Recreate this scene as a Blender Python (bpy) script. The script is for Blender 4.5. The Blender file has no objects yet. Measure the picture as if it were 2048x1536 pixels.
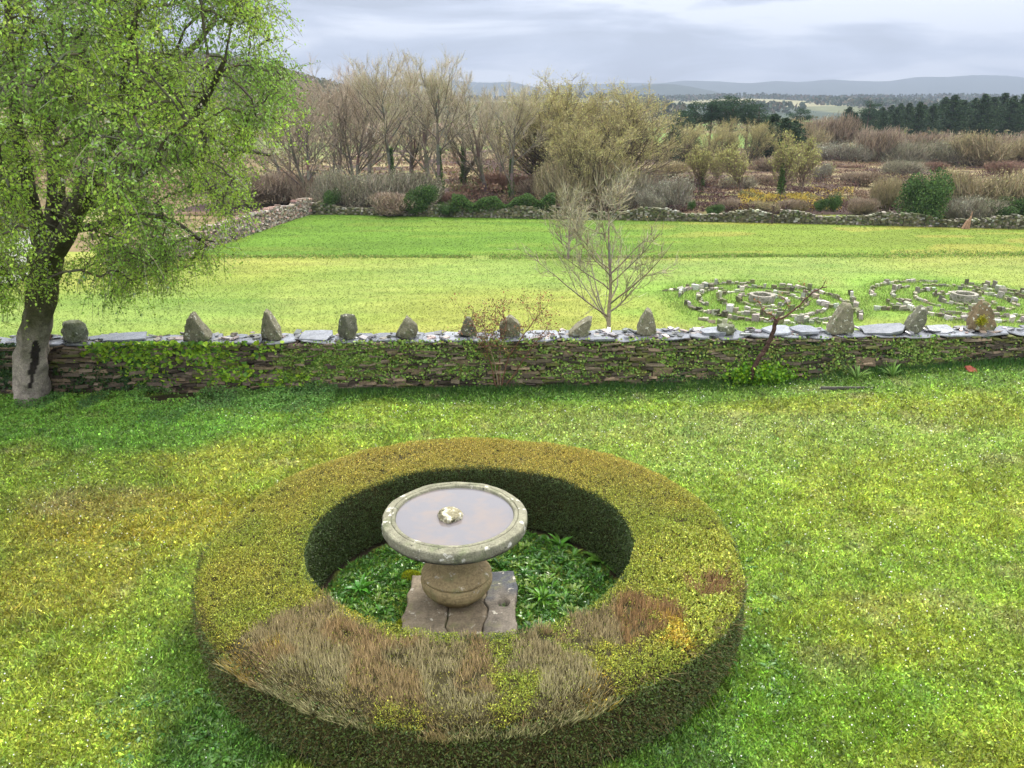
import bpy, math, random
import numpy as np
from mathutils import Vector, noise as mnoise
S = bpy.context.scene
R = math.radians
# ------------------------------------------------------------------ camera
PITCH = 19.8; CH = 5.3; F = 1538.0
cam = bpy.data.cameras.new('camera'); co = bpy.data.objects.new('camera', cam)
S.collection.objects.link(co); S.camera = co
cam.sensor_width = 36; cam.lens = 36 * F / 2048; cam.clip_start = .1; cam.clip_end = 30000
co.location = (0, 0, CH); co.rotation_euler = (R(90 - PITCH), 0, 0)
S.render.resolution_x = 1024; S.render.resolution_y = 768
# ------------------------------------------------------------------ sky, sun, exposure
SUN_EL, SUN_AZ = 52, 20          # azimuth: degrees east of +Y (ahead of the camera)
w = bpy.data.worlds.new('World'); S.world = w; w.use_nodes = True
nt = w.node_tree; N = nt.nodes; L = nt.links; N.clear()
def nd(t, tree=None, **k):
    n = (tree or nt).nodes.new(t)
    for a, v in k.items():
        if a.startswith('i_'):
            n.inputs[int(a[2:])].default_value = v
        else: setattr(n, a, v)
    return n
out = nd('ShaderNodeOutputWorld'); bg = nd('ShaderNodeBackground'); bg.inputs[1].default_value = .1
sky = nd('ShaderNodeTexSky', sky_type='NISHITA', sun_disc=False)
sky.sun_elevation = R(SUN_EL); sky.sun_rotation = R(SUN_AZ)
tc = nd('ShaderNodeTexCoord'); sx = nd('ShaderNodeSeparateXYZ'); L.new(tc.outputs['Generated'], sx.inputs[0])
zz = nd('ShaderNodeMath', operation='MAXIMUM', i_1=0.0); L.new(sx.outputs[2], zz.inputs[0])
za = nd('ShaderNodeMath', operation='ADD', i_1=.17); L.new(zz.outputs[0], za.inputs[0])
dx = nd('ShaderNodeMath', operation='DIVIDE'); L.new(sx.outputs[0], dx.inputs[0]); L.new(za.outputs[0], dx.inputs[1])
dy = nd('ShaderNodeMath', operation='DIVIDE'); L.new(sx.outputs[1], dy.inputs[0]); L.new(za.outputs[0], dy.inputs[1])
cv = nd('ShaderNodeCombineXYZ'); L.new(dx.outputs[0], cv.inputs[0]); L.new(dy.outputs[0], cv.inputs[1])
n1 = nd('ShaderNodeTexNoise'); n1.inputs['Scale'].default_value = 1.15; n1.inputs['Detail'].default_value = 6
n1.inputs['Roughness'].default_value = .52; n1.inputs['Distortion'].default_value = .5
mp = nd('ShaderNodeMapping'); mp.inputs['Location'].default_value = (3.2, 1.4, 0); mp.inputs['Scale'].default_value = (.8, 1.0, 1)
L.new(cv.outputs[0], mp.inputs[0]); L.new(mp.outputs[0], n1.inputs['Vector'])
cr = nd('ShaderNodeValToRGB'); L.new(n1.outputs['Fac'], cr.inputs[0])
e = cr.color_ramp.elements
e[0].position = .40; e[0].color = (.54, .58, .68, 1)
e[1].position = .60; e[1].color = (1.16, 1.2, 1.3, 1)
k = cr.color_ramp.elements.new(.5); k.color = (.74, .80, .95, 1)
br = nd('ShaderNodeMapRange'); br.inputs[1].default_value = .16; br.inputs[2].default_value = .9
br.inputs[3].default_value = 5.2; br.inputs[4].default_value = 26.0; L.new(zz.outputs[0], br.inputs[0])
wf = nd('ShaderNodeMapRange'); wf.inputs[1].default_value = .3; wf.inputs[2].default_value = .6; L.new(zz.outputs[0], wf.inputs[0])
wm = nd('ShaderNodeMix', data_type='RGBA'); wm.inputs[7].default_value = (.84, .83, .81, 1); L.new(wf.outputs[0], wm.inputs[0]); L.new(cr.outputs[0], wm.inputs[6])   # the high cloud is neutral white
cm = nd('ShaderNodeVectorMath', operation='SCALE'); L.new(wm.outputs[2], cm.inputs[0]); L.new(br.outputs[0], cm.inputs['Scale'])
mx = nd('ShaderNodeMix', data_type='RGBA'); mx.inputs[0].default_value = .94
L.new(sky.outputs[0], mx.inputs[6]); L.new(cm.outputs[0], mx.inputs[7]); L.new(mx.outputs[2], bg.inputs[0]); L.new(bg.outputs[0], out.inputs[0])
sl = bpy.data.lights.new('sun', 'SUN'); so = bpy.data.objects.new('sun', sl); S.collection.objects.link(so)
sl.energy = 2.3; sl.angle = R(16); sl.color = (1, .95, .86)
a, b = R(SUN_AZ), R(SUN_EL)
so.rotation_euler = Vector((-math.sin(a) * math.cos(b), -math.cos(a) * math.cos(b), -math.sin(b))).to_track_quat('-Z', 'Y').to_euler()
S.view_settings.view_transform = 'Standard'; S.view_settings.look = 'None'; S.view_settings.exposure = 1.02; S.view_settings.gamma = 1
# ------------------------------------------------------------------ helpers
rng = np.random.default_rng(7)
sP, cP = math.sin(R(PITCH)), math.cos(R(PITCH))
def ray(x, y):
    a, b = (x - 1024) / F, (768 - y) / F
    return np.array([a, b * sP + cP, b * cP - sP])
def gp(x, y, z=0.0):                      # where a sight line meets the level z
    d = ray(x, y); t = (z - CH) / d[2]; return d * t + np.array([0, 0, CH])
def at(x, y, Y):                          # where a sight line meets the upright plane at Y
    d = ray(x, y); t = Y / d[1]; return d * t + np.array([0, 0, CH])
def tag(o, label=None, cat=None, group=None, kind=None):
    if label: o['label'] = label
    if cat: o['category'] = cat
    if group: o['group'] = group
    if kind: o['kind'] = kind
    return o
def empty(name, loc, label, cat, group=None, rz=0):
    o = bpy.data.objects.new(name, None); S.collection.objects.link(o); o.location = loc; o.rotation_euler[2] = rz
    o.empty_display_size = .2
    return tag(o, label, cat, group)
def link(name, me, mat, parent=None, loc=None):
    o = bpy.data.objects.new(name, me); S.collection.objects.link(o)
    if mat is not None and not me.materials: me.materials.append(mat)
    if parent is not None: o.parent = parent
    if loc is not None: o.location = loc
    return o
def mesh(name, V, Fq, C=None, smooth=False, ft=None):
    V = np.asarray(V, np.float32).reshape(-1, 3); me = bpy.data.meshes.new(name)
    Fs = [np.asarray(f, np.int32) for f in (Fq if isinstance(Fq, list) else [Fq]) if len(f)]
    me.vertices.add(len(V)); me.vertices.foreach_set('co', V.ravel())
    lv = np.concatenate([f.ravel() for f in Fs]); st = []; o = 0
    for f in Fs:
        st.append(o + np.arange(len(f)) * f.shape[1]); o += f.size
    st = np.concatenate(st).astype(np.int32)
    me.loops.add(len(lv)); me.loops.foreach_set('vertex_index', lv)
    me.polygons.add(len(st)); me.polygons.foreach_set('loop_start', st)
    if C is not None:
        at_ = me.attributes.new('Col', 'FLOAT_COLOR', 'POINT')
        c4 = np.ones((len(V), 4), np.float32); c4[:, :3] = np.broadcast_to(np.asarray(C, np.float32), (len(V), 3))
        at_.data.foreach_set('color', c4.ravel())
    me.update(calc_edges=True); me.validate()
    me.polygons.foreach_set('use_smooth', np.full(len(st), smooth, bool))
    return me
class MB:
    def __init__(s): s.V = []; s.Q = []; s.T = []; s.C = []; s.n = 0
    def add(s, V, Fc, C):
        V = np.asarray(V, float).reshape(-1, 3); Fc = np.asarray(Fc, int)
        (s.Q if Fc.shape[1] == 4 else s.T).append(Fc + s.n)
        s.V.append(V); s.C.append(np.broadcast_to(np.asarray(C, float), (len(V), 3)).copy()); s.n += len(V)
    def mesh(s, name, smooth=False):
        Fl = []
        if s.Q: Fl.append(np.concatenate(s.Q))
        if s.T: Fl.append(np.concatenate(s.T))
        return mesh(name, np.concatenate(s.V), Fl, np.concatenate(s.C), smooth)
    def build(s, name, mat, parent=None, smooth=False, loc=None):
        return link(name, s.mesh(name, smooth), mat, parent, loc)
def nrm(v): return v / np.maximum(np.linalg.norm(v, axis=-1, keepdims=True), 1e-9)
def vn(x, y, sc, seed=0):                 # cheap smooth value noise 0..1
    r = np.random.default_rng(seed); T = r.random((64, 64))
    x = np.asarray(x, float) / sc + 1000; y = np.asarray(y, float) / sc + 1000
    xi = np.floor(x).astype(int); yi = np.floor(y).astype(int); fx = x - xi; fy = y - yi
    fx = fx * fx * (3 - 2 * fx); fy = fy * fy * (3 - 2 * fy)
    g = lambda i, j: T[i % 64, j % 64]
    return (g(xi, yi) * (1 - fx) + g(xi + 1, yi) * fx) * (1 - fy) + (g(xi, yi + 1) * (1 - fx) + g(xi + 1, yi + 1) * fx) * fy
def sst(a, b, x): t = np.clip((np.asarray(x, float) - a) / (b - a), 0, 1); return t * t * (3 - 2 * t)
def leaves(mb, P, size, C, up=0.0, asp=.6, rg=None, axis=None):
    """one small leaf (a folded rhombus of 4 corners) at each point"""
    rg = rg or rng; n = len(P); P = np.asarray(P, float)
    nm = rg.normal(size=(n, 3)); nm = nrm(nm); nm[:, 2] = nm[:, 2] * (1 - up) + up; nm = nrm(nm)
    t = rg.normal(size=(n, 3)) if axis is None else axis + rg.normal(size=(n, 3)) * .35
    t = nrm(t - nm * (t * nm).sum(1, keepdims=True)); b = np.cross(nm, t)
    s = (np.broadcast_to(size, (n,)) * rg.uniform(.7, 1.3, n))[:, None]
    V = np.stack([P - t * s * .5, P + b * s * asp * .5 + t * s * .05, P + t * s * .5 , P - b * s * asp * .5 + t * s * .05], 1)
    V[:, [1, 3]] += (nm * s * .1)[:, None]
    C = np.broadcast_to(C, (n, 3)); mb.add(V.reshape(-1, 3), np.arange(4 * n).reshape(-1, 4), np.repeat(C, 4, 0))
def blades(mb, P, D, wd, C, tipc=None, rg=None):
    """upright blade from P along D, narrow triangle pair; C base colour"""
    rg = rg or rng; n = len(P); s = nrm(np.cross(D, rg.normal(size=(n, 3)))) * np.broadcast_to(wd, (n,))[:, None]
    V = np.stack([P - s, P + s, P + D * .6 + s * .6 , P + D, P + D * .6 - s * .6], 1)
    Cc = np.repeat(np.broadcast_to(C, (n, 3))[:, None], 5, 1).copy()
    if tipc is not None: Cc[:, 2:] = np.broadcast_to(tipc, (n, 3))[:, None]
    i = np.arange(n)[:, None] * 5
    mb.add(V.reshape(-1, 3), np.concatenate([i + [[0, 1, 2, 4]]]), Cc.reshape(-1, 3))
    mb.T.append((i + [[4, 2, 3]]) + (mb.n - 5 * n))
def prisms(mb, A, B, ra, rb, C, C2=None, sides=3):
    """tapered straight segments"""
    A = np.asarray(A, float); B = np.asarray(B, float); n = len(A)
    d = nrm(B - A); h = np.where(np.abs(d[:, 2:3]) > .9, [[1., 0, 0]], [[0, 0, 1.]]); u = nrm(np.cross(d, h)); v = np.cross(d, u)
    an = np.arange(sides) * 2 * math.pi / sides; ring = u[:, None] * np.cos(an)[None, :, None] + v[:, None] * np.sin(an)[None, :, None]
    ra = np.broadcast_to(ra, (n,))[:, None, None]; rb = np.broadcast_to(rb, (n,))[:, None, None]
    V = np.concatenate([A[:, None] + ring * ra, B[:, None] + ring * rb], 1)
    k = np.arange(sides); f = np.stack([k, (k + 1) % sides, (k + 1) % sides + sides, k + sides], 1)
    Fc = (np.arange(n)[:, None, None] * 2 * sides + f[None]).reshape(-1, 4)
    c = np.repeat(np.broadcast_to(C, (n, 3)), 2 * sides, 0)
    mb.add(V.reshape(-1, 3), Fc, c)
def tube(mb, pts, rad, C, sides=10, rough=0, seed=0, cap=True):
    """continuous tapered tube along pts"""
    pts = np.asarray(pts, float); n = len(pts); d = np.gradient(pts, axis=0); d = nrm(d)
    u = nrm(np.cross(d, [[.31, .95, .02]])); v = np.cross(d, u); an = np.arange(sides) * 2 * math.pi / sides
    rr = np.broadcast_to(rad, (n,)).astype(float)[:, None] * np.ones((1, sides))
    if rough: rr *= 1 + rough * np.array([[mnoise.noise(Vector((math.cos(a_) * 1.7 + seed, math.sin(a_) * 1.7, i * 14.0 / n))) for a_ in an] for i in range(n)])
    V = pts[:, None] + (u[:, None] * np.cos(an)[None, :, None] + v[:, None] * np.sin(an)[None, :, None]) * rr[:, :, None]
    k = np.arange(sides); Fc = np.concatenate([np.stack([k + i * sides, (k + 1) % sides + i * sides, (k + 1) % sides + (i + 1) * sides, k + (i + 1) * sides], 1) for i in range(n - 1)])
    mb.add(V.reshape(-1, 3), Fc, C)
def spline(pts, n):
    pts = np.asarray(pts, float); m = len(pts); t = np.linspace(0, m - 1, n); i = np.clip(t.astype(int), 0, m - 2); f = (t - i)[:, None]
    p0 = pts[np.clip(i - 1, 0, m - 1)]; p1 = pts[i]; p2 = pts[i + 1]; p3 = pts[np.clip(i + 2, 0, m - 1)]
    return .5 * (2 * p1 + (p2 - p0) * f + (2 * p0 - 5 * p1 + 4 * p2 - p3) * f ** 2 + (3 * p1 - p0 - 3 * p2 + p3) * f ** 3)
BOX = np.array([[-1, -1, -1], [1, -1, -1], [1, 1, -1], [-1, 1, -1], [-1, -1, 1], [1, -1, 1], [1, 1, 1], [-1, 1, 1]]) * .5
BF = np.array([[0, 3, 2, 1], [4, 5, 6, 7], [0, 1, 5, 4], [1, 2, 6, 5], [2, 3, 7, 6], [3, 0, 4, 7]])
def boxes(mb, Cn, Sz, rz, C, jit=.1, tilt=0., rg=None):
    rg = rg or rng; n = len(Cn); V = BOX[None] * np.asarray(Sz)[:, None] * (1 + rg.uniform(-jit, jit, (n, 8, 3)) * 2)
    if tilt:
        tx = rg.normal(0, tilt, (n, 1)); ty = rg.normal(0, tilt, (n, 1))
        V = np.stack([V[..., 0], V[..., 1] - V[..., 2] * tx, V[..., 2] + V[..., 1] * tx + V[..., 0] * ty], 2)
    c, s = np.cos(rz)[:, None], np.sin(rz)[:, None]
    V = np.stack([V[..., 0] * c - V[..., 1] * s, V[..., 0] * s + V[..., 1] * c, V[..., 2]], 2) + np.asarray(Cn)[:, None]
    mb.add(V.reshape(-1, 3), (np.arange(n)[:, None, None] * 8 + BF[None]).reshape(-1, 4), np.repeat(np.broadcast_to(C, (n, 3)), 8, 0))
def jcol(c, n, v=.25, h=.08, rg=None):
    rg = rg or rng; c = np.asarray(c, float)
    return np.clip(np.broadcast_to(c, (n, 3)) * (1 + rg.normal(0, v, (n, 1))) * (1 + rg.normal(0, h, (n, 3))), .003, .95)
def mixc(cols, n, wts=None, v=.2, rg=None):
    rg = rg or rng; i = rg.choice(len(cols), n, p=None if wts is None else np.array(wts) / sum(wts)); return jcol(np.array(cols, float)[i], n, v, .05, rg)
def inpoly(x, y, poly):
    r = np.zeros(len(x), bool); m = len(poly)
    for i in range(m):
        x1, y1 = poly[i][:2]; x2, y2 = poly[(i + 1) % m][:2]
        c = ((y1 > y) != (y2 > y)) & (x < (x2 - x1) * (y - y1) / (y2 - y1 + 1e-12) + x1); r ^= c
    return r
# ------------------------------------------------------------------ materials
def mat(name, rough=.7, spec=.3, trans=0.0, noise=None, amt=.3, bump=None, bs=.02, col=None, tint=None):
    m = bpy.data.materials.new(name); m.use_nodes = True; t = m.node_tree; t.nodes.clear(); n_ = lambda ty, **k: nd(ty, t, **k); l = t.links
    o = n_('ShaderNodeOutputMaterial'); p = n_('ShaderNodeBsdfPrincipled'); p.inputs['Roughness'].default_value = rough
    p.inputs['Specular IOR Level'].default_value = spec
    if col is None:
        a_ = n_('ShaderNodeAttribute', attribute_name='Col'); c = a_.outputs['Color']
    else:
        a_ = n_('ShaderNodeRGB'); a_.outputs[0].default_value = (*col, 1); c = a_.outputs[0]
    tc = n_('ShaderNodeTexCoord')
    if tint:                                   # patches of a second colour: (colour, scale, lo, hi, detail)
        for (c2, sc, lo, hi, dt) in tint:
            q = n_('ShaderNodeTexNoise'); q.inputs['Scale'].default_value = sc; q.inputs['Detail'].default_value = dt; q.inputs['Roughness'].default_value = .6
            l.new(tc.outputs['Object'], q.inputs['Vector'])
            g = n_('ShaderNodeMapRange'); g.inputs[1].default_value = lo; g.inputs[2].default_value = hi; l.new(q.outputs['Fac'], g.inputs[0])
            x = n_('ShaderNodeMix', data_type='RGBA'); l.new(g.outputs[0], x.inputs[0]); l.new(c, x.inputs[6]); x.inputs[7].default_value = (*c2, 1); c = x.outputs[2]
    if noise:
        for sc in (noise if isinstance(noise, (list, tuple)) else [noise]):
            q = n_('ShaderNodeTexNoise'); q.inputs['Scale'].default_value = sc; q.inputs['Detail'].default_value = 4; q.inputs['Roughness'].default_value = .65
            l.new(tc.outputs['Object'], q.inputs['Vector'])
            g = n_('ShaderNodeMapRange'); g.inputs[1].default_value = .3; g.inputs[2].default_value = .7; g.inputs[3].default_value = 1 - amt; g.inputs[4].default_value = 1 + amt
            l.new(q.outputs['Fac'], g.inputs[0]); x = n_('ShaderNodeVectorMath', operation='SCALE'); l.new(c, x.inputs[0]); l.new(g.outputs[0], x.inputs['Scale']); c = x.outputs[0]
    l.new(c, p.inputs['Base Color'])
    if bump:
        q = n_('ShaderNodeTexNoise'); q.inputs['Scale'].default_value = bump; q.inputs['Detail'].default_value = 6; l.new(tc.outputs['Object'], q.inputs['Vector'])
        bb = n_('ShaderNodeBump'); bb.inputs['Distance'].default_value = bs; bb.inputs['Strength'].default_value = .8
        l.new(q.outputs['Fac'], bb.inputs['Height']); l.new(bb.outputs[0], p.inputs['Normal'])
    if trans:
        tr = n_('ShaderNodeBsdfTranslucent'); l.new(c, tr.inputs[0]); ms = n_('ShaderNodeMixShader'); ms.inputs[0].default_value = trans
        l.new(p.outputs[0], ms.inputs[1]); l.new(tr.outputs[0], ms.inputs[2]); l.new(ms.outputs[0], o.inputs[0])
    else: l.new(p.outputs[0], o.inputs[0])
    return m
M_leaf = mat('leaf', .5, .35, .35); M_gloss = mat('glossy_leaf', .28, .5, .25); M_dry = mat('dry_plant', .8, .1, .15)
M_bark = mat('bark', .85, .15, noise=(9, 40), amt=.35, bump=30, bs=.02); M_twig = mat('twig', .85, .1)
M_far = mat('far_leaf', .8, .1, .2)
M_soil = mat('soil', .9, .15, noise=(3, 25), amt=.4, bump=40, bs=.02)
M_lawn = mat('lawn_turf', .85, .15, noise=(4, 40), amt=.3, bump=60, bs=.02)
M_field = mat('field_turf', .85, .1, noise=(1.5, 9), amt=.16, bump=12, bs=.05)
M_land = mat('land', .9, .05, noise=(.05, .4), amt=.25)
M_slate = mat('wall_slate', .75, .3, noise=(14, 60), amt=.3, bump=50, bs=.012)
M_wet = mat('wet_slate', .22, .62, noise=(5, 30), amt=.3, bump=14, bs=.012)
M_rock = mat('lichen_rock', .85, .2, noise=(9, 45), amt=.35, bump=35, bs=.02, tint=[((.42, .42, .36), 11, .60, .64, 5), ((.09, .10, .05), 6, .52, .64, 5)])
M_gran = mat('weathered_granite', .82, .25, noise=(5, 40), amt=.26, bump=70, bs=.008, tint=[((.13, .13, .06), 5, .54, .72, 6), ((.46, .43, .36), 9, .62, .68, 6), ((.06, .055, .045), 15, .66, .76, 5)])
M_rimst = mat('lichened_granite', .85, .2, noise=(8, 50), amt=.28, bump=60, bs=.012, tint=[((.14, .15, .09), 6, .5, .66, 6), ((.50, .49, .43), 7, .61, .66, 6), ((.05, .05, .04), 22, .62, .7, 5)])
# ------------------------------------------------------------------ terrain beyond the terrace
def far_z(X, Y):
    X = np.asarray(X, float); Y = np.asarray(Y, float); z = np.full(X.shape, -4.06)
    z = z + 27 * np.exp(-((X + 170) / 92) ** 2 - ((Y - 420) / 130) ** 2)
    z = z + 24 * sst(900, 2000, Y + 180 * (vn(X, Y * .4, 420, 4) - .5)) + 9 * sst(500, 1500, Y) * (vn(X, Y, 170, 5) - .3)
    z = z + 60 * np.exp(-((X - 620) / 260) ** 2 - ((Y - 3500) / 400) ** 2) + 30 * sst(2600, 3600, Y) * vn(X, Y, 700, 6)
    u = X / np.maximum(Y, 1)
    ridge = 55 + 75 * vn(u, u * 0, .11, 8) + 30 * vn(u, u * 0, .035, 9) + 60 * sst(.25, .55, u) + 50 * np.exp(-((u + .02) / .05) ** 2)
    return z + ridge * sst(4300, 5800, Y)
def land(name, ys, half, colf, label, step=1.0):
    nx = 161; u = np.linspace(-1, 1, nx); YY, UU = np.meshgrid(ys, u, indexing='ij'); XX = UU * (half(YY)); ZZ = far_z(XX, YY)
    i = np.arange(len(ys) - 1)[:, None] * nx + np.arange(nx - 1)[None]; i = i.ravel()
    V = np.stack([XX, YY, ZZ], 2).reshape(-1, 3)
    o = link(name, mesh(name, V, np.stack([i, i + 1, i + nx + 1, i + nx], 1), colf(V[:, 0], V[:, 1], V[:, 2]), True), M_land)
    tag(o, label, kind='structure'); return o
def col_near(X, Y, Z):
    n = vn(X, Y, 9, 11)[:, None]; m = vn(X, Y, 30, 12)[:, None]
    c = np.array([.12, .085, .05]) * (1 - n) + np.array([.17, .16, .07]) * n
    g = sst(110, 240, Y)[:, None] * (m > .55); return c * (1 - g) + np.array([.12, .2, .05]) * g
def col_far(X, Y, Z):
    a = vn(X * .6, Y * .25, 90, 13)[:, None]; b = vn(X * .7, Y * .3, 200, 14)[:, None]
    c = np.where(a > .55, [[.20, .19, .11]], [[.10, .11, .06]]); c = np.where(b > .62, [[.12, .24, .06]], c); c = np.where(b < .22, [[.045, .06, .045]], c)
    h = sst(2300, 2700, Y)[:, None]; return c * (1 - h) + np.array([.03, .045, .035]) * h
land('ground', np.concatenate([np.linspace(8, 200, 70), np.linspace(204, 620, 60)]), lambda y: 60 + 1.3 * y, col_near, 'rough ground and low hill reaching away beyond the walled field')
land('distant_hills', np.geomspace(618, 4200, 190), lambda y: 60 + 1.3 * y, col_far, 'hazy patchwork valley side and plateau beyond the pines')
land('mountains', np.geomspace(4190, 6400, 60), lambda y: 60 + 1.1 * y, col_far, 'faint blue mountain ridge on the horizon under low cloud')
# field (mown), meadow, heath
def sheet(name, x0, x1, y0, y1, z, st, colf, m, label, zf=None):
    xs = np.linspace(x0, x1, int((x1 - x0) / st) + 2); ys = np.linspace(y0, y1, int((y1 - y0) / st) + 2)
    XX, YY = np.meshgrid(xs, ys); n = len(xs); i = (np.arange(len(ys) - 1)[:, None] * n + np.arange(n - 1)).ravel()
    Z = np.full(XX.shape, z) if zf is None else zf(XX, YY)
    V = np.stack([XX, YY, Z], 2).reshape(-1, 3)
    o = link(name, mesh(name, V, np.stack([i, i + 1, i + n + 1, i + n], 1), colf(V[:, 0], V[:, 1]), True), m); return tag(o, label, kind='structure')
G_mown = np.array([.195, .218, .045]); G_mead = np.array([.080, .152, .016]); G_grn = np.array([.115, .19, .03])
def YB(X): return 50.4 + .045 * (X - 0) * (X > 8)                     # line of the low bank between mown field and meadow
def col_field(X, Y):
    n = vn(X, Y * 3, 2.4, 21)[:, None]; m = vn(X * .5, Y * 2, 1.1, 22)[:, None]; k = vn(X, Y, 9, 20)[:, None]
    c = G_mown * (.86 + .3 * n) + np.array([.04, .02, .015]) * (m - .4) + np.array([-.05, -.01, 0]) * sst(.3, .8, k)
    d = np.minimum(np.hypot((X - 12.7) / 7.2, (Y - 38) / 6), np.hypot((X - 23) / 7, (Y - 38.5) / 6)); g = (1 - sst(.6, 1.25, d + .5 * (vn(X, Y, 1.5, 28) - .5)))[:, None]
    c = c * (1 - g) + (G_grn * (.95 + .4 * n)) * g
    g2 = (sst(.4, .7, vn(X, Y, 5, 27)) * sst(-19, -10, -X) * .7)[:, None]; c = c * (1 - .5 * g2) + G_mead * .5 * g2
    return np.clip(c, .01, 1)
def col_mead(X, Y):
    n = vn(X * .6, Y * 3, 3.5, 23)[:, None]; m = vn(X * .4, Y * 1.6, 2.2, 24)[:, None]; r = sst(6, 20, X)[:, None]
    c = G_mead * (.85 + .35 * n) + np.array([.06, .02, .012]) * (m > .62) * (.3 + .7 * r)
    return c + np.array([.035, .012, .004]) * r
sheet('field', -62, 85, 15.6, 52.5, -4.0, .5, col_field, M_field, 'mown yellow-green field below the slate wall')
sheet('meadow', -22.5, 85, 51.2, 74, -3.992, .6, lambda X, Y: col_mead(X, Y), M_field, 'brighter green meadow between the low bank and the far wall')
HC = {'purple': (.065, .045, .04), 'straw': (.22, .185, .10), 'brown': (.115, .08, .05), 'olive': (.15, .14, .06)}
def col_heath(X, Y):
    a = vn(X * .6, Y, 4.2, 31)[:, None]; b = vn(X * .5, Y, 2.6, 32)[:, None]
    c = np.where(a > .5, [HC['purple']], [HC['brown']]); c = np.where((b > .68) & (Y[:, None] > 82), [HC['straw']], c); return np.where(b < .2, [HC['olive']], c)
sheet('heath', -32, 95, 71.6, 165, -3.985, .9, col_heath, mat('heath_soil', .9, .05, noise=(.8, 5), amt=.3, bump=6, bs=.1), 'purple and straw coloured heath behind the far field wall',
      zf=lambda X, Y: -3.985 + .9 * sst(75, 150, Y) * vn(X, Y, 12, 33) + sst(85, 160, Y) * .5)
# ------------------------------------------------------------------ lawn terrace
WALLY = lambda X: 14.5 + .036 * X                                    # front face of the slate wall
def lawn_z(X, Y): return .44 * sst(2.5, 10.5, X) * sst(9, 15, Y) + .03 * (vn(X, Y, 1.7, 41) - .5)
B = []                                                               # colour patches: centre, radius, colour, weight
def blob(px, py, rx, ry, c, wt): p = gp(px, py, 0); B.append((p[0], p[1], rx, ry, np.array(c), wt))
MOSS = (.30, .235, .03); YG = (.235, .285, .035); DG = (.085, .185, .03); BR = (.25, .22, .08); LG = (.19, .29, .04)
blob(280, 1030, 1.9, 1.0, MOSS, .6); blob(120, 1160, 2.2, 1.1, (.31, .27, .04), .6); blob(480, 920, 2.0, 1.0, (.31, .29, .045), .5); blob(200, 1000, 1.2, .6, BR, .4)
blob(60, 1350, 1.2, .8, YG, .8); blob(150, 1480, 1.2, .6, YG, .7); blob(150, 850, 4.2, 1.3, (.12, .25, .035), .9); blob(450, 800, 3.0, .7, (.09, .2, .04), .8)
blob(370, 1330, .6, 1.0, DG, .6); blob(440, 1500, .8, .7, (.07, .17, .03), .85); blob(330, 1180, .6, .8, LG, .6); blob(1530, 1250, .9, 1.4, LG, .9); blob(1480, 1350, .6, .9, DG, .8)
blob(1650, 900, 4.5, 1.6, (.20, .27, .06), .6); blob(1850, 1000, 2.5, 1.5, YG, .7); blob(1750, 1250, 1.2, .9, (.23, .26, .03), .6); blob(1950, 1500, 1.2, .8, YG, .8)
blob(1900, 840, 2, .8, (.22, .24, .035), .5); blob(1280, 850, 4, .9, (.2, .24, .07), .6); blob(1350, 1500, .9, .6, DG, .8); blob(1500, 790, 9, .8, (.09, .17, .03), .75); blob(1600, 820, 2, .5, MOSS, .2)
blob(800, 790, 5, .7, (.08, .17, .025), .8); blob(1700, 1420, 1.6, .7, (.13, .24, .02), .7)
def lawn_col(X, Y):
    c = np.broadcast_to(np.array([.19, .27, .035]), (len(X), 3)).copy()
    wv = .6 * (vn(X, Y, .9, 51) - .5)
    for (bx, by, rx, ry, bc, wt) in B:
        d = np.hypot((X - bx) / rx, (Y - by) / ry) + wv; g = (wt * (1 - sst(.45, 1.15, d)))[:, None]; c = c * (1 - g) + bc * g
    n = vn(X, Y, .35, 52)[:, None]; m = vn(X, Y, .8, 53)[:, None]; q = vn(X, Y, .22, 54)[:, None]
    c = c * (.84 + .32 * n); g = sst(.62, .8, m) * .2; c = c * (1 - g) + np.array([.28, .30, .05]) * g
    g = sst(.7, .88, q) * .35; c = c * (1 - g) + np.array([.12, .22, .04]) * g
    m2 = vn(X, Y, .5, 55)[:, None]; g = sst(.8, .92, m2) * .25; return (c * (1 - g) + np.array([.30, .25, .14]) * g) * 1.08
HX, HY, RO, RI, HH, HS = -.45, 7.38, 2.72, 1.68, .92, 1.06                       # hedge ring
def soil_mask(X, Y):
    r = np.hypot((X - HX) / HS, Y - HY); m = ((r < RO - .12) & (r > RI - .05)).astype(float)
    for (px, py, rx, ry) in ((440, 778, 1.25, .42), (330, 800, .55, .35), (380, 805, .5, .2), (1600, 770, .8, .2), (300, 770, .9, .2)):
        p = gp(px, py, 0); m = np.maximum(m, 1 - sst(.7, 1.1, np.hypot((X - p[0]) / rx, (Y - p[1]) / ry) + .6 * (vn(X, Y, .25, 57) - .5)))
    return m
def col_lawn_ground(X, Y):
    c = lawn_col(X, Y) * .8; s = soil_mask(X, Y)[:, None]; return c * (1 - s) + np.array([.032, .026, .015]) * s
xs = np.arange(-30, 30.01, .12); lawnY0 = -4.0
ys = np.concatenate([np.linspace(lawnY0, 3.6, 20), np.arange(3.7, 15.01, .1)]); XX, YY = np.meshgrid(xs, ys); n = len(xs)
i = (np.arange(len(ys) - 1)[:, None] * n + np.arange(n - 1)).ravel(); V = np.stack([XX, YY, lawn_z(XX, YY)], 2)
V[-1, :, 1] = WALLY(V[-1, :, 0]) + .2; V[-2, :, 1] = WALLY(V[-2, :, 0]) + .05
V = V.reshape(-1, 3); V[:, 1] = np.minimum(V[:, 1], WALLY(V[:, 0]) + .2)
tag(link('lawn', mesh('lawn', V, np.stack([i, i + 1, i + n + 1, i + n], 1), col_lawn_ground(V[:, 0], V[:, 1]), True), M_lawn), 'mossy mottled lawn around the round hedge', kind='structure')
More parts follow.
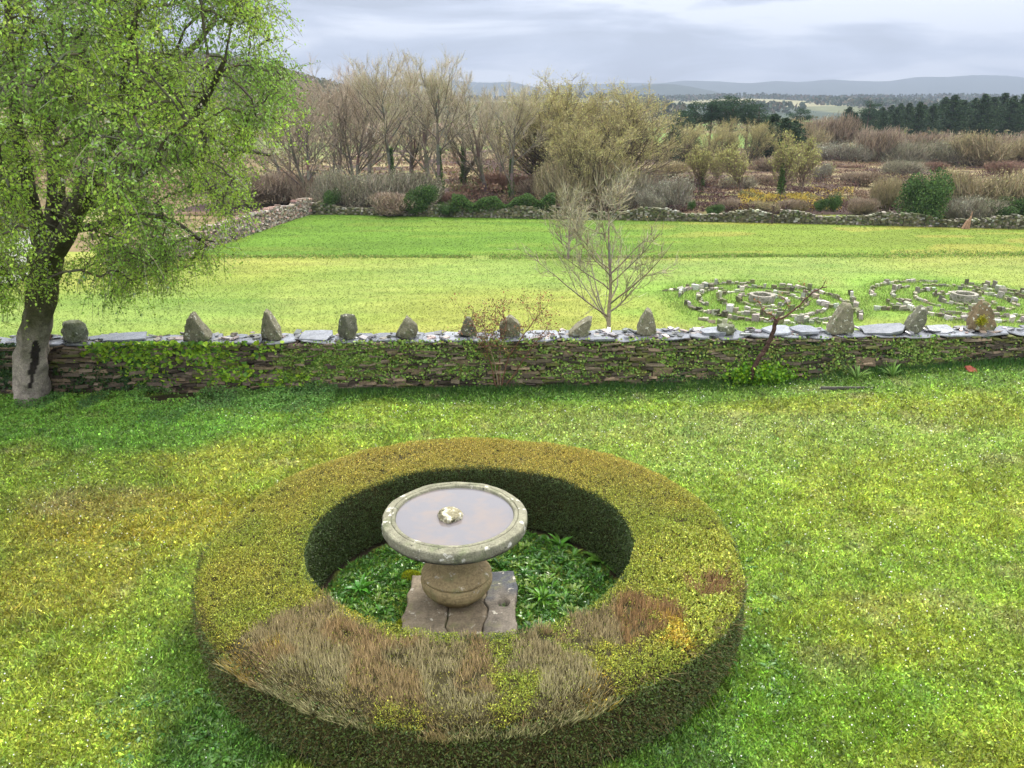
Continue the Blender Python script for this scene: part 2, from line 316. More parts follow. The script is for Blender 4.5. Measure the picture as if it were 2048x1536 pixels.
# grass and clover of the lawn
def lawn_pts(n, y0=4.3, y1=14.6, pw=1.0):
    Y = y0 * (y1 / y0) ** rng.random(n) if pw == 1 else rng.uniform(y0, y1, n); X = rng.uniform(-1, 1, n) * (.80 * Y + 3.0)
    k = (Y < WALLY(X) - .02); return X[k], Y[k]
g = MB(); X, Y = lawn_pts(540000); r = np.hypot((X - HX) / HS, Y - HY); k = ((r > RO - .16) | (r < RI - .04)) & (rng.random(len(X)) > soil_mask(X, Y) * 1.1)
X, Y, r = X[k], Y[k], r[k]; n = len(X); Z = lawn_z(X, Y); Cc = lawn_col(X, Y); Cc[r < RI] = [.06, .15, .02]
Cc = Cc * (.72 + .56 * vn(X, Y, .07, 63))[:, None] * (.8 + .4 * vn(X, Y, .16, 64))[:, None] * np.exp(rng.normal(0, .48, (n, 1))) * (1 + rng.normal(0, .08, (n, 3)))
h = (.018 + .03 * vn(X, Y, .5, 61) * vn(X, Y, .13, 62) * 2); isb = rng.random(n) < .5
P = np.stack([X, Y, Z + .004], 1); D = np.stack([rng.normal(0, .6, n), rng.normal(0, .6, n), np.ones(n)], 1) * (h * 1.5)[:, None]
blades(g, P[isb], D[isb], .0028 + .0005 * Y[isb], Cc[isb]); q = ~isb; P2 = P[q].copy(); P2[:, 2] += h[q] * rng.random(q.sum())
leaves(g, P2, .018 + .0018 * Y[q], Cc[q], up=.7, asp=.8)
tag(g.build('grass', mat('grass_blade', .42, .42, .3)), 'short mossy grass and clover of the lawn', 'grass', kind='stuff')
# ------------------------------------------------------------------ slate retaining wall
wall = empty('slate_wall', (0, 14.5, 0), 'long dry laid slate garden wall topped with wet flat slabs', 'wall')
def wx(mb): pass
WT = .62; WX0, WX1 = -14.5, 17.5
base_z = lambda X: float(lawn_z(np.array([X]), np.array([14.4]))[0])
m = MB(); c_ = []; s_ = []; col_ = []
z = -.15; ci = 0
while z < .955:
    th = rng.uniform(.026, .075); th = min(th, .965 - z) if .965 - z > .02 else th; X = WX0 + rng.uniform(-.2, 0)
    while X < WX1:
        ln = rng.uniform(.07, .26) * (1 + .6 * (th > .05)); big = rng.random() < .03 and z < .75
        hh = th * (rng.uniform(2.0, 3.2) if big else 1); pr = rng.uniform(-.05, .018) + (.012 if big else 0)
        y = WALLY(X) + .12 + pr
        c_.append((X + ln / 2, y, z + hh / 2 + rng.normal(0, .010))); s_.append((ln * .97, .26, hh * .9))
        lf = float(1 - sst(-4, -1, X)); base = np.array([.085, .068, .046]) * (1 - lf) + np.array([.125, .095, .07]) * lf
        u = rng.random(); cc = base * (.5 if u < .35 else 1.0 if u < .75 else 1.6); 
        if rng.random() < .12 + .1 * lf or big: cc = np.array([.19, .14, .09]) * rng.uniform(.7, 1.25)
        if rng.random() < .08 + .18 * (X > 2): cc = np.array([.10, .105, .03])
        col_.append(cc); X += ln
    z += th
boxes(m, np.array(c_), np.array(s_), np.full(len(c_), math.atan(.036)), np.array(col_), .09, .06)
m.build('stone_face', M_slate, wall).location = (0, -14.5, 0)
m = MB(); V = []
for xx, yo in ((WX0, 0), (WX1, 0)): V += [(xx, WALLY(xx) + .10, -4.4), (xx, WALLY(xx) + WT, -4.4), (xx, WALLY(xx) + WT, .95), (xx, WALLY(xx) + .10, .95)]
m.add(V, [[0, 4, 5, 1], [1, 5, 6, 2], [2, 6, 7, 3], [3, 7, 4, 0]], (.03, .026, .022)); m.add(V, [[0, 1, 2, 3], [7, 6, 5, 4]], (.03, .026, .022))
m.build('rubble_core', M_slate, wall).location = (0, -14.5, 0)
def slab_mesh(rg, w_, d_, t_, c, nseg=9, name='slab'):
    """irregular flat slate plate, chipped outline"""
    a_ = (np.arange(nseg) + rg.uniform(-.25, .25, nseg)) / nseg * 2 * math.pi
    sq = 1 / np.maximum(np.abs(np.cos(a_)), np.abs(np.sin(a_))) ** .75; rr = sq * rg.uniform(.86, 1.08, nseg)
    x, y = np.cos(a_) * rr * w_ / 2, np.sin(a_) * rr * d_ / 2; tl = rg.normal(0, .012, 2)
    zt = t_ + x * tl[0] * 3 + y * tl[1] * 3 + rg.normal(0, .003, nseg); off = rg.normal(0, .008, (2, nseg))
    Vt = np.stack([x, y, zt], 1); Vm = np.stack([x * 1.03 + off[0], y * 1.03 + off[1], zt - t_ * .45], 1); Vb = np.stack([x * .96, y * .96, zt - t_], 1)
    mb = MB(); k_ = np.arange(nseg); k2 = (k_ + 1) % nseg; V = np.concatenate([Vt, Vm, Vb, [[0, 0, t_ + .004]], [[0, 0, 0]]])
    mb.add(V, np.concatenate([np.stack([k_ + nseg, k2 + nseg, k2, k_], 1), np.stack([k_ + 2 * nseg, k2 + 2 * nseg, k2 + nseg, k_ + nseg], 1)]), c)
    mb.T.append(np.stack([k_, k2, np.full(nseg, 3 * nseg)], 1)); mb.T.append(np.stack([k2 + 2 * nseg, k_ + 2 * nseg, np.full(nseg, 3 * nseg + 1)], 1))
    return mb.mesh(name)
rs = np.random.default_rng(5)
X = WX0; ns = 0
while X < WX1 and ns < 96:
    w_ = rs.uniform(.34, .85); c = np.array([.17, .18, .20]) * rs.uniform(.6, 1.25)
    deep = rs.random() < .6; d_ = .66 if deep else .40
    o = link('coping_slab', slab_mesh(rs, w_ * 1.02, d_, rs.uniform(.03, .055), c), M_wet, wall); o.location = (X + w_ / 2, WALLY(X) + (.30 if deep else .17) - 14.5 + rs.uniform(-.03, .03), .955 + rs.uniform(0, .012)); o.rotation_euler = (rs.normal(0, .02), rs.normal(0, .02), rs.normal(.03, .08)); ns += 1
    if not deep:
        o = link('coping_slab', slab_mesh(rs, w_, .3, .035, c * rs.uniform(.7, 1.3)), M_wet, wall); o.location = (X + w_ / 2, WALLY(X) + .50 - 14.5, .957); o.rotation_euler = (rs.normal(0, .03), rs.normal(0, .03), rs.normal(0, .2)); ns += 1
    X += w_
# small loose chips and moss along the coping: part of the wall
m = MB(); n = 420; X = rng.uniform(WX0, WX1, n); Y = WALLY(X) + rng.uniform(.1, .6, n)
boxes(m, np.stack([X, Y, 1.01 + rng.uniform(0, .03, n)], 1), np.stack([rng.uniform(.04, .2, n), rng.uniform(.04, .14, n), rng.uniform(.012, .04, n)], 1), rng.uniform(0, 6, n), mixc([(.2, .2, .2), (.12, .12, .12), (.25, .2, .17), (.1, .1, .09)], n), .15, .15)
o = m.build('loose_chips', M_wet, wall); o.location = (0, -14.5, 0); tag(o, 'scattered slate chips on the coping')
def px_wall(px): # X of a point on the wall top seen at pixel column px
    p = gp(px, 668, 1.0); return p[0]
for (px, w_, d_, t_, lab) in ((270, .75, .5, .06, 'thin grey slab tilted on the wall beside the rounded boulder'), (235, .3, .25, .06, 'small dark slate block lying flat on the wall left part'), (640, .62, .5, .05, 'broad pale wet slab between the two lichened stones on the wall'),
                          (1425, .5, .4, .07, 'dark tilted slate slab next to the small mossy block on the wall'), (1560, .7, .5, .07, 'wide dark slab under the pruned vine top'), (1610, .6, .45, .08, 'thick dark slab just right of the pruned vine'),
                          (1770, .85, .62, .07, 'large pale square slab between the tall stone and the fin stone'), (1890, .5, .4, .05, 'blue grey slab right of the fin shaped stone')):
    X = px_wall(px); o = link('slate_slab', slab_mesh(rs, w_, d_, t_, np.array([.15, .16, .18]) * rs.uniform(.7, 1.3), 8), M_wet, None, (X, WALLY(X) + .3, 1.012)); o.rotation_euler = (rs.normal(.08, .03), rs.normal(0, .06), rs.normal(0, .3)); tag(o, lab, 'slate slab', 'loose slabs on the slate wall')
# ------------------------------------------------------------------ stones standing on the wall
def rock(name, w_, d_, h_, planes, seed, c, rough=.10, sub=4, lean=0):
    import bmesh
    bm = bmesh.new(); bmesh.ops.create_icosphere(bm, subdivisions=sub, radius=1)
    rr = random.Random(seed); P = [(Vector(p[:3]).normalized(), p[3]) for p in planes]
    for _ in range(7):
        v = Vector((rr.gauss(0, 1), rr.gauss(0, 1), rr.gauss(0, .6))).normalized(); P.append((v, rr.uniform(.72, .9)))
    for v in bm.verts:
        q = v.co.copy(); q *= 1 + .22 * mnoise.noise(q * 1.3 + Vector((seed, 0, 0)))
        for nn, dd in P:
            t = q.dot(nn)
            if t > dd: q -= nn * (t - dd) * .92
        q *= 1 + rough * mnoise.noise(q * 4 + Vector((0, seed, 0))) + rough * .4 * mnoise.noise(q * 11)
        v.co = q
    zs = [v.co.z for v in bm.verts]; z0, z1 = min(zs), max(zs); xs_ = [v.co.x for v in bm.verts]; xw = max(xs_) - min(xs_); ys_ = [v.co.y for v in bm.verts]; yw = max(ys_) - min(ys_)
    for v in bm.verts:
        zz_ = (v.co.z - z0) / (z1 - z0); v.co = Vector((v.co.x / xw * w_ + lean * zz_ * h_, v.co.y / yw * d_, zz_ * h_))
    me = bpy.data.meshes.new(name); bm.to_mesh(me); bm.free()
    for p in me.polygons: p.use_smooth = True
    a_ = me.attributes.new('Col', 'FLOAT_COLOR', 'POINT'); c4 = np.ones((len(me.vertices), 4), np.float32); c4[:, :3] = c; a_.data.foreach_set('color', c4.ravel())
    return me
PT = [(1, 0, .55, .50), (-1, 0, .55, .50), (0, 1, .2, .6), (0, -1, .2, .6), (0, 0, -1, .5)]
GB = [(1, 0, 1.1, .52), (-1, 0, 1.1, .52), (1, 0, 0, .6), (-1, 0, 0, .6), (0, 0, -1, .6), (0, -1, 0, .5)]
RD = [(0, 0, -1, .5), (0, 0, 1, .75)]
LN = [(1, 0, 0, .5), (-1, 0, .9, .38), (0, 0, -1, .6), (0, -1, 0, .5)]
TL = [(1, 0, .28, .42), (-1, 0, .35, .42), (0, 0, -1, .8), (0, -1, .1, .45)]
FN = [(1, 0, 0, .42), (-1, 0, .5, .30), (0, 0, -1, .8), (0, -1, .1, .5)]
GY = (.155, .145, .10); DGY = (.11, .11, .08); BN = (.14, .105, .06)
stones = [
 (177, 672, 642, 50, RD, (.17, .18, .13), 0, 'smooth rounded olive boulder, leftmost on the wall near the tree trunk'),
 (413, 670, 626, 50, PT, GY, -.15, 'squat pointed grey stone on the wall, next right after the rounded boulder'),
 (556, 672, 620, 44, PT, GY, -.12, 'tall triangular stone with white lichen dots on the wall'),
 (703, 670, 628, 38, RD, DGY, 0, 'round topped upright stone blotched with white lichen'),
 (815, 667, 632, 43, [(-1, 0, .7, .5), (0, 0, -1, .5)], GY, .05, 'low hunched stone with a pale patch at its upper right, left of the rose bush'),
 (938, 670, 634, 36, TL, DGY, 0, 'upright stone half hidden behind the left branches of the rose bush'),
 (1020, 672, 631, 41, GB, GY, 0, 'house shaped stone with a gabled top behind the rose bush'),
 (1158, 672, 634, 38, LN, GY, .25, 'thin stone leaning to the right, beside the bare tree on the wall'),
 (1292, 668, 617, 37, TL, GY, 0, 'tall shield shaped stone with a pointed top right of the bare tree'),
 (1450, 668, 650, 32, [(0, 0, 1, .4), (0, 0, -1, .4), (1, 0, 0, .6), (-1, 0, 0, .6)], (.10, .11, .07), 0, 'small dark mossy block lying flat on the wall'),
 (1680, 667, 606, 50, TL, GY, .14, 'tallest grey stone with rounded leaning top on the right half of the wall'),
 (1832, 667, 612, 34, FN, DGY, .12, 'narrow fin shaped stone with its tip to the right'),
 (1975, 660, 600, 52, [(1, 0, .5, .6), (-1, 0, .45, .55), (0, 0, -1, .6), (0, -1, .3, .5)], BN, 0, 'large brown stone with yellow moss, rightmost on the wall'),
 (116, 668, 655, 24, RD, (.25, .15, .12), 0, 'small reddish stone on the wall just right of the tree trunk')]
for i_, (px, yb, yt, wp, pl, c, ln_, lab) in enumerate(stones):
    X = px_wall(px); Yw = WALLY(X) + (.26 if px < 1900 else .38); s = (Yw * cP + 4.3 * sP) / F; w_ = wp * s * 1.05; h_ = (at(px, yt, Yw)[2] - 1.0)
    o = link('wall_top_stone', rock('wall_top_stone', w_, min(w_, .36), max(h_, .1) + .02, pl, i_ * 3 + 2, c, lean=ln_), M_rock, None, (X, Yw, .99)); tag(o, lab, 'stone', 'stones standing along the wall top')
    if px == 1975:
        mm = MB(); q = rng.normal(0, .05, (900, 3)) * [1, .5, 1.0] + [-.08, -.17, .25]; leaves(mm, q, .02, jcol((.30, .30, .02), 900)); mm.build('moss_patch', M_dry, o)
# ------------------------------------------------------------------ ivy and pennywort on the wall
def wall_leaves(n_cl, boxpx, size, cols, wts, sig, per, seed, thick=.05):
    r_ = np.random.default_rng(seed); mb = MB()
    for _ in range(n_cl):
        bx = boxpx[r_.integers(len(boxpx))]; px = r_.uniform(bx[0], bx[2]); py = r_.uniform(bx[1], bx[3]); p = at(px, py, 14.5)
        p = at(px, py, WALLY(p[0])); n_ = r_.poisson(per); q = p + r_.normal(0, 1, (n_, 3)) * [sig, 0, sig * .6]; q[:, 1] = WALLY(q[:, 0]) - r_.uniform(0, thick, n_)
        q = q[(q[:, 2] < 1.03) & (q[:, 2] > -.02)]
        if len(q) == 0: continue
        nn = mixc(cols, len(q), wts, .3, r_); tilt = r_.normal(size=(len(q), 3)) * .45 + [0, -.8, .45]; tilt = nrm(tilt)
        t = nrm(np.cross(tilt, r_.normal(size=(len(q), 3)))); b = np.cross(tilt, t); s = (size * r_.uniform(.6, 1.3, len(q)))[:, None]
        V = np.stack([q - t * s * .5, q - t * s * .1 + b * s * .5, q + t * s * .35 + b * s * .3, q + t * s * .55, q + t * s * .35 - b * s * .3, q - t * s * .1 - b * s * .5], 1)
        i6 = np.arange(len(q))[:, None] * 6; base_n = mb.n
        mb.add(V.reshape(-1, 3), i6 + [[0, 1, 2, 3]], np.repeat(nn, 6, 0)); mb.Q.append(i6 + [[0, 3, 4, 5]] + base_n)
    return mb
IV = [(380, 672, 540, 715), (260, 675, 340, 700), (400, 725, 480, 762), (430, 745, 620, 768), (255, 700, 330, 760), (380, 690, 450, 740), (180, 690, 300, 712), (300, 660, 330, 690)]
m = wall_leaves(400, IV, .085, [(.30, .46, .03), (.2, .36, .03), (.09, .2, .03)], (3, 3, 2), .16, 9, 71)
tag(m.build('ivy', M_leaf), 'bright yellow-green ivy trailing over the left part of the slate wall', 'ivy')
PW = [(620, 690, 760, 745), (700, 680, 1000, 760), (940, 680, 1340, 760), (1320, 680, 2040, 755), (1320, 690, 1700, 760), (1780, 680, 1930, 740), (560, 700, 700, 760)]
m = wall_leaves(1700, PW, .046, [(.2, .33, .05), (.27, .37, .09), (.10, .19, .03), (.22, .23, .05)], (4, 3, 3, 1), .105, 12, 72)
tag(m.build('pennywort', M_leaf), 'small round pennywort leaves growing from the joints of the slate wall', 'wall plants', kind='stuff')
PW2 = [(0, 680, 30, 770), (1330, 685, 2048, 765), (100, 740, 330, 780), (1300, 750, 1480, 775)]
m = wall_leaves(420, PW2, .05, [(.03, .075, .02), (.05, .10, .02)], (1, 1), .15, 12, 73)
tag(m.build('dark_creeper', M_leaf), 'dark creeper and moss low on the slate wall', 'creeper', kind='stuff')
# ------------------------------------------------------------------ ground cover along the wall foot
m = MB(); r_ = np.random.default_rng(81)
def cover(mb, px0, px1, py0, py1, n, hgt, size, cols, dens=.35, seed=1):
    a_ = gp(px0, py1); b_ = gp(px1, py1); c__ = gp(px0, py0)
    Y = r_.uniform(a_[1], c__[1], n); X = a_[0] + (b_[0] - a_[0]) * r_.random(n); k_ = vn(X, Y, .35, seed) + .45 * r_.random(n) > dens + .15
    ed = np.minimum(sst(0, .7, (Y - a_[1]) / (c__[1] - a_[1]) - .12 * vn(X, Y, .6, 3)), 1); k_ &= r_.random(n) < ed + .05; k_ &= (Y < WALLY(X) - .03) & (soil_mask(X, Y) < .5); X, Y = X[k_], Y[k_]
    hh_ = hgt * (.35 + .9 * vn(X, Y, .28, seed + 1)) * (.5 + .5 * ed[k_]); Z = lawn_z(X, Y) + hh_ * r_.random(len(X)) ** .6
    cc = np.array(cols)[(vn(X, Y, .8, seed + 2) * 2.2).astype(int) % len(cols)]; leaves(mb, np.stack([X, Y, Z], 1), size, jcol(cc, len(X), .3, .08, r_), up=.35, asp=.55, rg=r_)
cover(m, -160, 330, 795, 872, 26000, .16, .045, [(.11, .23, .055), (.17, .33, .05), (.10, .21, .06)], seed=91)
cover(m, 200, 640, 776, 845, 22000, .20, .045, [(.13, .25, .07), (.16, .31, .07), (.19, .36, .06)], seed=94)
cover(m, 90, 420, 762, 800, 9000, .24, .05, [(.04, .11, .03), (.09, .19, .03)], seed=97)
tag(m.build('ground_cover', M_leaf), 'lush dark green nettles and cleavers at the foot of the tree and wall', 'ground cover', kind='stuff')
m = MB(); n = 16000; X = rng.uniform(-6, 13.5, n); Y = WALLY(X) - np.abs(rng.normal(0, .26, n)) - .02; hh_ = (.05 + .14 * vn(X, Y, .5, 101)) * np.exp(-(WALLY(X) - Y) * 1.5)
D = np.stack([rng.normal(0, .3, n), rng.normal(0, .3, n), np.ones(n)], 1) * hh_[:, None]; k = soil_mask(X, Y) < .5
blades(m, np.stack([X, Y, lawn_z(X, Y)], 1)[k], D[k], .007, mixc([(.05, .13, .025), (.08, .18, .03), (.04, .10, .03)], n)[k])
tag(m.build('tall_grass', M_leaf), 'longer uncut grass along the foot of the slate wall', 'grass', kind='stuff')
m = MB(); X, Y = lawn_pts(8500, pw=0); k = (vn(X, Y, 1.1, 111) > .5 - .12 * (X > 2)) & (np.hypot((X - HX) / HS, Y - HY) > RO + .05) & (X > -7); X, Y = X[k], Y[k]; n = len(X)
leaves(m, np.stack([X, Y, lawn_z(X, Y) + .04], 1), .010 + .0008 * Y, jcol((.72, .72, .68), n, .1, .02), up=.8, asp=1)
tag(m.build('daisies_glints', mat('petal_glint', .6, .3, .2)), 'tiny white daisy heads and painted dew glints sprinkled over the lawn', 'daisies_glints', kind='stuff')  # white specks serve as daisy heads and as painted glints of dew
# ------------------------------------------------------------------ round clipped hedge
hedge = empty('round_hedge', (HX, HY, 0), 'low ring shaped box hedge, yellow-green with a dead brown front', 'hedge'); hedge.scale = (HS, 1, 1)
def hz_top(X, Y):
    right = sst(.9, 2.2, X) * (1 - sst(7.0, 7.8, Y)); return HH + .035 * (vn(X, Y, .5, 121) - .5) + .018 * (vn(X, Y, .11, 123) - .5) + right * .10 * (vn(X, Y, .22, 122) - .35)
dead_polys = [[(660, 1165), (640, 1205), (560, 1215), (520, 1240), (470, 1280), (425, 1290), (420, 1500), (1180, 1500), (1250, 1340), (1180, 1325), (1150, 1290), (1105, 1235), (960, 1262), (760, 1270), (690, 1230)],
              [(1150, 1210), (1210, 1180), (1260, 1180), (1345, 1210), (1300, 1225), (1340, 1240), (1300, 1270), (1180, 1280), (1130, 1250)], [(1285, 1190), (1330, 1188), (1400, 1225), (1395, 1250), (1330, 1225)], [(1370, 1160), (1460, 1135), (1470, 1165), (1390, 1180)], [(1350, 1140), (1370, 1140), (1385, 1160), (1360, 1160)]]
green_polys = [[(955, 1245), (1035, 1235), (1040, 1320), (1010, 1340), (985, 1300)], [(980, 1345), (1080, 1325), (1075, 1370), (1040, 1430), (985, 1440)], [(740, 1425), (830, 1400), (850, 1440), (760, 1470)]]
yel_polys = [[(430, 1280), (500, 1280), (500, 1310), (450, 1345), (430, 1330)], [(1195, 1330), (1240, 1335), (1230, 1400), (1190, 1380)], [(1320, 1205), (1370, 1230), (1370, 1300), (1330, 1280)], [(690, 1225), (720, 1225), (720, 1240)], [(530, 1270), (570, 1260), (560, 1290)]]
W_ = lambda pl: [tuple(gp(x, y, HH)[:2]) for x, y in pl]
dead_polys = [W_(p) for p in dead_polys]; green_polys = [W_(p) for p in green_polys]; yel_polys = [W_(p) for p in yel_polys]
def hmask(X, Y):
    X = HX + (X - HX) * HS
    X = X + rng.normal(0, .03, len(X)); Y = Y + rng.normal(0, .03, len(X)); jx = X + .22 * (vn(X, Y, .2, 131) - .5) + .12 * (vn(X, Y, .06, 133) - .5); jy = Y + .22 * (vn(X, Y, .2, 132) - .5) + .12 * (vn(X, Y, .06, 134) - .5)
    d = np.zeros(len(X), bool); gr = d.copy(); ye = d.copy()
    for p in dead_polys: d |= inpoly(jx, jy, p)
    for p in green_polys: gr |= inpoly(jx, jy, p)
    for p in yel_polys: ye |= inpoly(jx, jy, p)
    return d & ~gr, ye
# woody core
prof = [(RI + .05, .03), (RI + .02, .4), (RI + .03, HH - .09), (RI + .09, HH - .05), (RO - .14, HH - .06), (RO - .06, HH - .12), (RO - .03, .45), (RO - .12, .18), (RO - .2, .02)]
na = 160; V = []; Cc = []
for k_ in range(na):
    a_ = k_ / na * 2 * math.pi
    for (r, z) in prof: V.append((math.cos(a_) * r, math.sin(a_) * r, z))
V = np.array(V); V[:, 2] += (vn(V[:, 0], V[:, 1], .15, 5) - .5) * .03; npf = len(prof); k1 = np.arange(na)[:, None] * npf; k2 = ((np.arange(na) + 1) % na)[:, None] * npf; j = np.arange(npf - 1)[None]
core = link('woody_core', mesh('woody_core', V, np.stack([k1 + j, k1 + j + 1, k2 + j + 1, k2 + j], 2).reshape(-1, 4), (.035, .03, .012), True), M_soil, hedge)
m = MB(); n = 300000; rr_ = np.sqrt(rng.uniform((RI - .01) ** 2, (RO + .0) ** 2, n)); a_ = rng.uniform(0, 2 * math.pi, n); X = HX + rr_ * np.cos(a_); Y = HY + rr_ * np.sin(a_)
dead, yel = hmask(X, Y); keep = ~dead | (rng.random(n) < .10); X, Y, dead, yel = X[keep], Y[keep], dead[keep], yel[keep]; n = len(X); rr_ = np.hypot(X - HX, Y - HY)
pit = (vn(X, Y, .045, 124) < .22) * .04; ed = np.maximum(sst(RO - .16, RO, rr_) , 0) ** 2 * .10; Z = hz_top(X, Y) - ed - pit - rng.random(n) ** 1.5 * .06
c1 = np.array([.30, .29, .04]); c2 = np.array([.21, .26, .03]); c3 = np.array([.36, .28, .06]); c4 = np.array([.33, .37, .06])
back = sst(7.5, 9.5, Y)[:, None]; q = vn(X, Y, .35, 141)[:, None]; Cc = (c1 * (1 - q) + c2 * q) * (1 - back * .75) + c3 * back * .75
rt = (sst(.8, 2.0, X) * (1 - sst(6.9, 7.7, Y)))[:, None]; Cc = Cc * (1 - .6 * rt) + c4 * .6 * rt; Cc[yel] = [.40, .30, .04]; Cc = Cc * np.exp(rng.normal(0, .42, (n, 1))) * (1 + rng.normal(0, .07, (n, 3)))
Cc[dead & ~yel] *= .75
sz = .017 + .012 * rt[:, 0]
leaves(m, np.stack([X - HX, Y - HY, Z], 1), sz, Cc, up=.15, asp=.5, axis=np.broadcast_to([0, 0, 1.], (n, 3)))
# sides
wob = lambda a_: .05 * (vn(a_ * 2.7, a_ * 0, .35, 125) - .5)
def side(n, R_, zlo, sgn, c, dens=lambda a: 1, sz=.02, dep=.06):
    a_ = rng.uniform(0, 2 * math.pi, n); z = rng.uniform(zlo, HH - (.10 if sgn > 0 else .02), n); k_ = rng.random(n) < dens(a_); a_, z = a_[k_], z[k_]; n = len(a_)
    r = R_ + sgn * (.01 - rng.random(n) * dep) + sgn * .03 * vn(a_ * R_, z, .2, 7) - (sgn * .07 * (1 - sst(0, .35, z)) if sgn > 0 else 0) - (sgn * .03 * sst(HH - .08, HH, z))
    cc = jcol(c, n, .35, .08); leaves(m, np.stack([r * np.cos(a_), r * np.sin(a_), z], 1), sz, cc, asp=.5)
fr = lambda a: np.where(np.abs(((a - math.radians(250) + math.pi) % (2 * math.pi)) - math.pi) < .9, .6, 1)
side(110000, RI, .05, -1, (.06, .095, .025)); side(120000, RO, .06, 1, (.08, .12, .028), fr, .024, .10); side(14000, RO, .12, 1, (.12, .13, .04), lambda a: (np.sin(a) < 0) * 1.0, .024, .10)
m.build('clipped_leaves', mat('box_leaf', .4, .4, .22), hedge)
m = MB(); n = 150000; rr_ = np.sqrt(rng.uniform((RI - .02) ** 2, (RO + .03) ** 2, n)); a_ = rng.uniform(0, 2 * math.pi, n); X = HX + rr_ * np.cos(a_); Y = HY + rr_ * np.sin(a_)
dead, yel = hmask(X, Y); hole = vn(X, Y, .10, 151) < .2; k = dead & ~hole; X, Y, yel = X[k], Y[k], yel[k]; n = len(X); rr_ = np.hypot(X - HX, Y - HY); out_ = sst(RO - .35, RO, rr_)
dz = .07 + .06 * vn(X, Y, .12, 152) + rng.normal(0, .015, n); Z = hz_top(X, Y) - out_ ** 2 * .12 - .06 - .05 * rng.random(n) + .03 * (vn(X, Y, .18, 153) - .5)
rad = np.stack([(X - HX) / rr_, (Y - HY) / rr_], 1); D = np.stack([rad[:, 0] * out_ * .5 + rng.normal(0, .2, n), rad[:, 1] * out_ * .5 + rng.normal(0, .2, n), np.ones(n)], 1) * dz[:, None]
front = (1 - sst(4.9, 6.0, Y))[:, None]; lf = (X < .3)[:, None]; bc = np.array([.33, .30, .17]) * front + np.array([.29, .235, .13]) * (1 - front); q = vn(X, Y, .3, 154)[:, None]; bc = bc * (1 - .5 * (q > .62)) + np.array([.30, .19, .09]) * .5 * (q > .62)
rtd = (X > .9)[:, None]; bc = np.where(rtd, [[.27, .175, .085]], bc); bc = np.where(yel[:, None] & (rng.random((n, 1)) < .5), [[.42, .30, .06]], bc); bc = bc * np.exp(rng.normal(0, .28, (n, 1)))
blades(m, np.stack([X - HX, Y - HY, Z], 1), D, .0030, bc * .45, bc * 1.25)  # twig feet coloured darker, painting in the shade of the gaps
n = 12000; a_ = rng.uniform(math.radians(185), math.radians(345), n); z = rng.uniform(.1, HH - .05, n); r = RO - .02 - rng.random(n) * .12 - .08 * (1 - sst(0, .35, z)); P = np.stack([r * np.cos(a_), r * np.sin(a_), z], 1)
D = rng.normal(0, .045, (n, 3)) + np.stack([np.cos(a_), np.sin(a_), np.full(n, .4)], 1) * .04; prisms(m, P, P + D, .0022, .0016, mixc([(.12, .09, .04), (.06, .05, .02), (.2, .16, .07)], n))
m.build('dead_twigs', M_dry, hedge)
for ch in [o for o in bpy.data.objects if o.parent == hedge]:              # uneven, hand clipped outline
    nv = len(ch.data.vertices); v = np.zeros(nv * 3, np.float32); ch.data.vertices.foreach_get('co', v); v = v.reshape(-1, 3).astype(float); rr_ = np.hypot(v[:, 0], v[:, 1]) + 1e-6; cx_, cy_ = v[:, 0] / rr_, v[:, 1] / rr_
    f = .032 * (vn(cx_ * 3, cy_ * 3, 1.3, 160) - .5) + .012 * (vn(cx_ * 3, cy_ * 3, .3, 161) - .5) * (v[:, 2] / HH); s_ = 1 + f * (sst(1.7, 2.7, rr_) * 1.8 - .8); v[:, :2] *= s_[:, None]
    v[:, 2] *= 1 + .07 * (vn(v[:, 0], v[:, 1], .8, 162) - .5) + .03 * (vn(v[:, 0], v[:, 1], .3, 163) - .5); ch.data.vertices.foreach_set('co', v.astype(np.float32).ravel()); ch.data.update()
# ------------------------------------------------------------------ stone basin
BX, BY = -.62, 7.36
def lathe(prof, na=96, seed=0, rough=.006, fq=6, extra=None):
    p = spline(np.array([(a_, 0, b_) for a_, b_ in prof]), len(prof) * 4); V = []
    for (r, _, z) in p:
        for k_ in range(na):
            a_ = k_ / na * 2 * math.pi; v = Vector((r * math.cos(a_), r * math.sin(a_), z)); d = rough * (mnoise.noise(v * fq + Vector((seed, 0, 0))) + .5 * mnoise.noise(v * fq * 3))
            if extra: d += extra(a_, z)
            s = (r + d) / max(r, 1e-4); V.append((v.x * s, v.y * s, v.z + d * .4))
    n_ = len(p); k_ = np.arange(na); Fc = np.concatenate([np.stack([k_ + i * na, (k_ + 1) % na + i * na, (k_ + 1) % na + (i + 1) * na, k_ + (i + 1) * na], 1) for i in range(n_ - 1)])
    return np.array(V), Fc
basin = empty('stone_basin', (BX, BY, .10), 'round granite basin full of rainwater on a turned pedestal inside the hedge', 'stone basin')
def relief(a_, z):
    da = (a_ - math.radians(282) + math.pi) % (2 * math.pi) - math.pi; u = da / .5; v = (z - .17) / .10; d2 = u * u + v * v
    if d2 > 1.3: return 0
    return (.022 * (1 - d2) if d2 < 1 else 0) + .008 * math.sin(d2 * 14 + 2 * math.atan2(v, u)) * (1 if d2 < 1 else 0)
V, Fc = lathe([(.02, -.002), (.20, -.002), (.23, .02), (.30, .08), (.37, .15), (.397, .24), (.393, .275), (.380, .297), (.368, .303), (.366, .31), (.386, .32), (.386, .345), (.36, .365), (.30, .395), (.268, .41), (.256, .46), (.252, .68), (.28, .78), (.34, .87)], 112, 3, .010, 7, relief)
link('pedestal', mesh('pedestal', V, Fc, (.29, .225, .12), True), M_gran, basin)
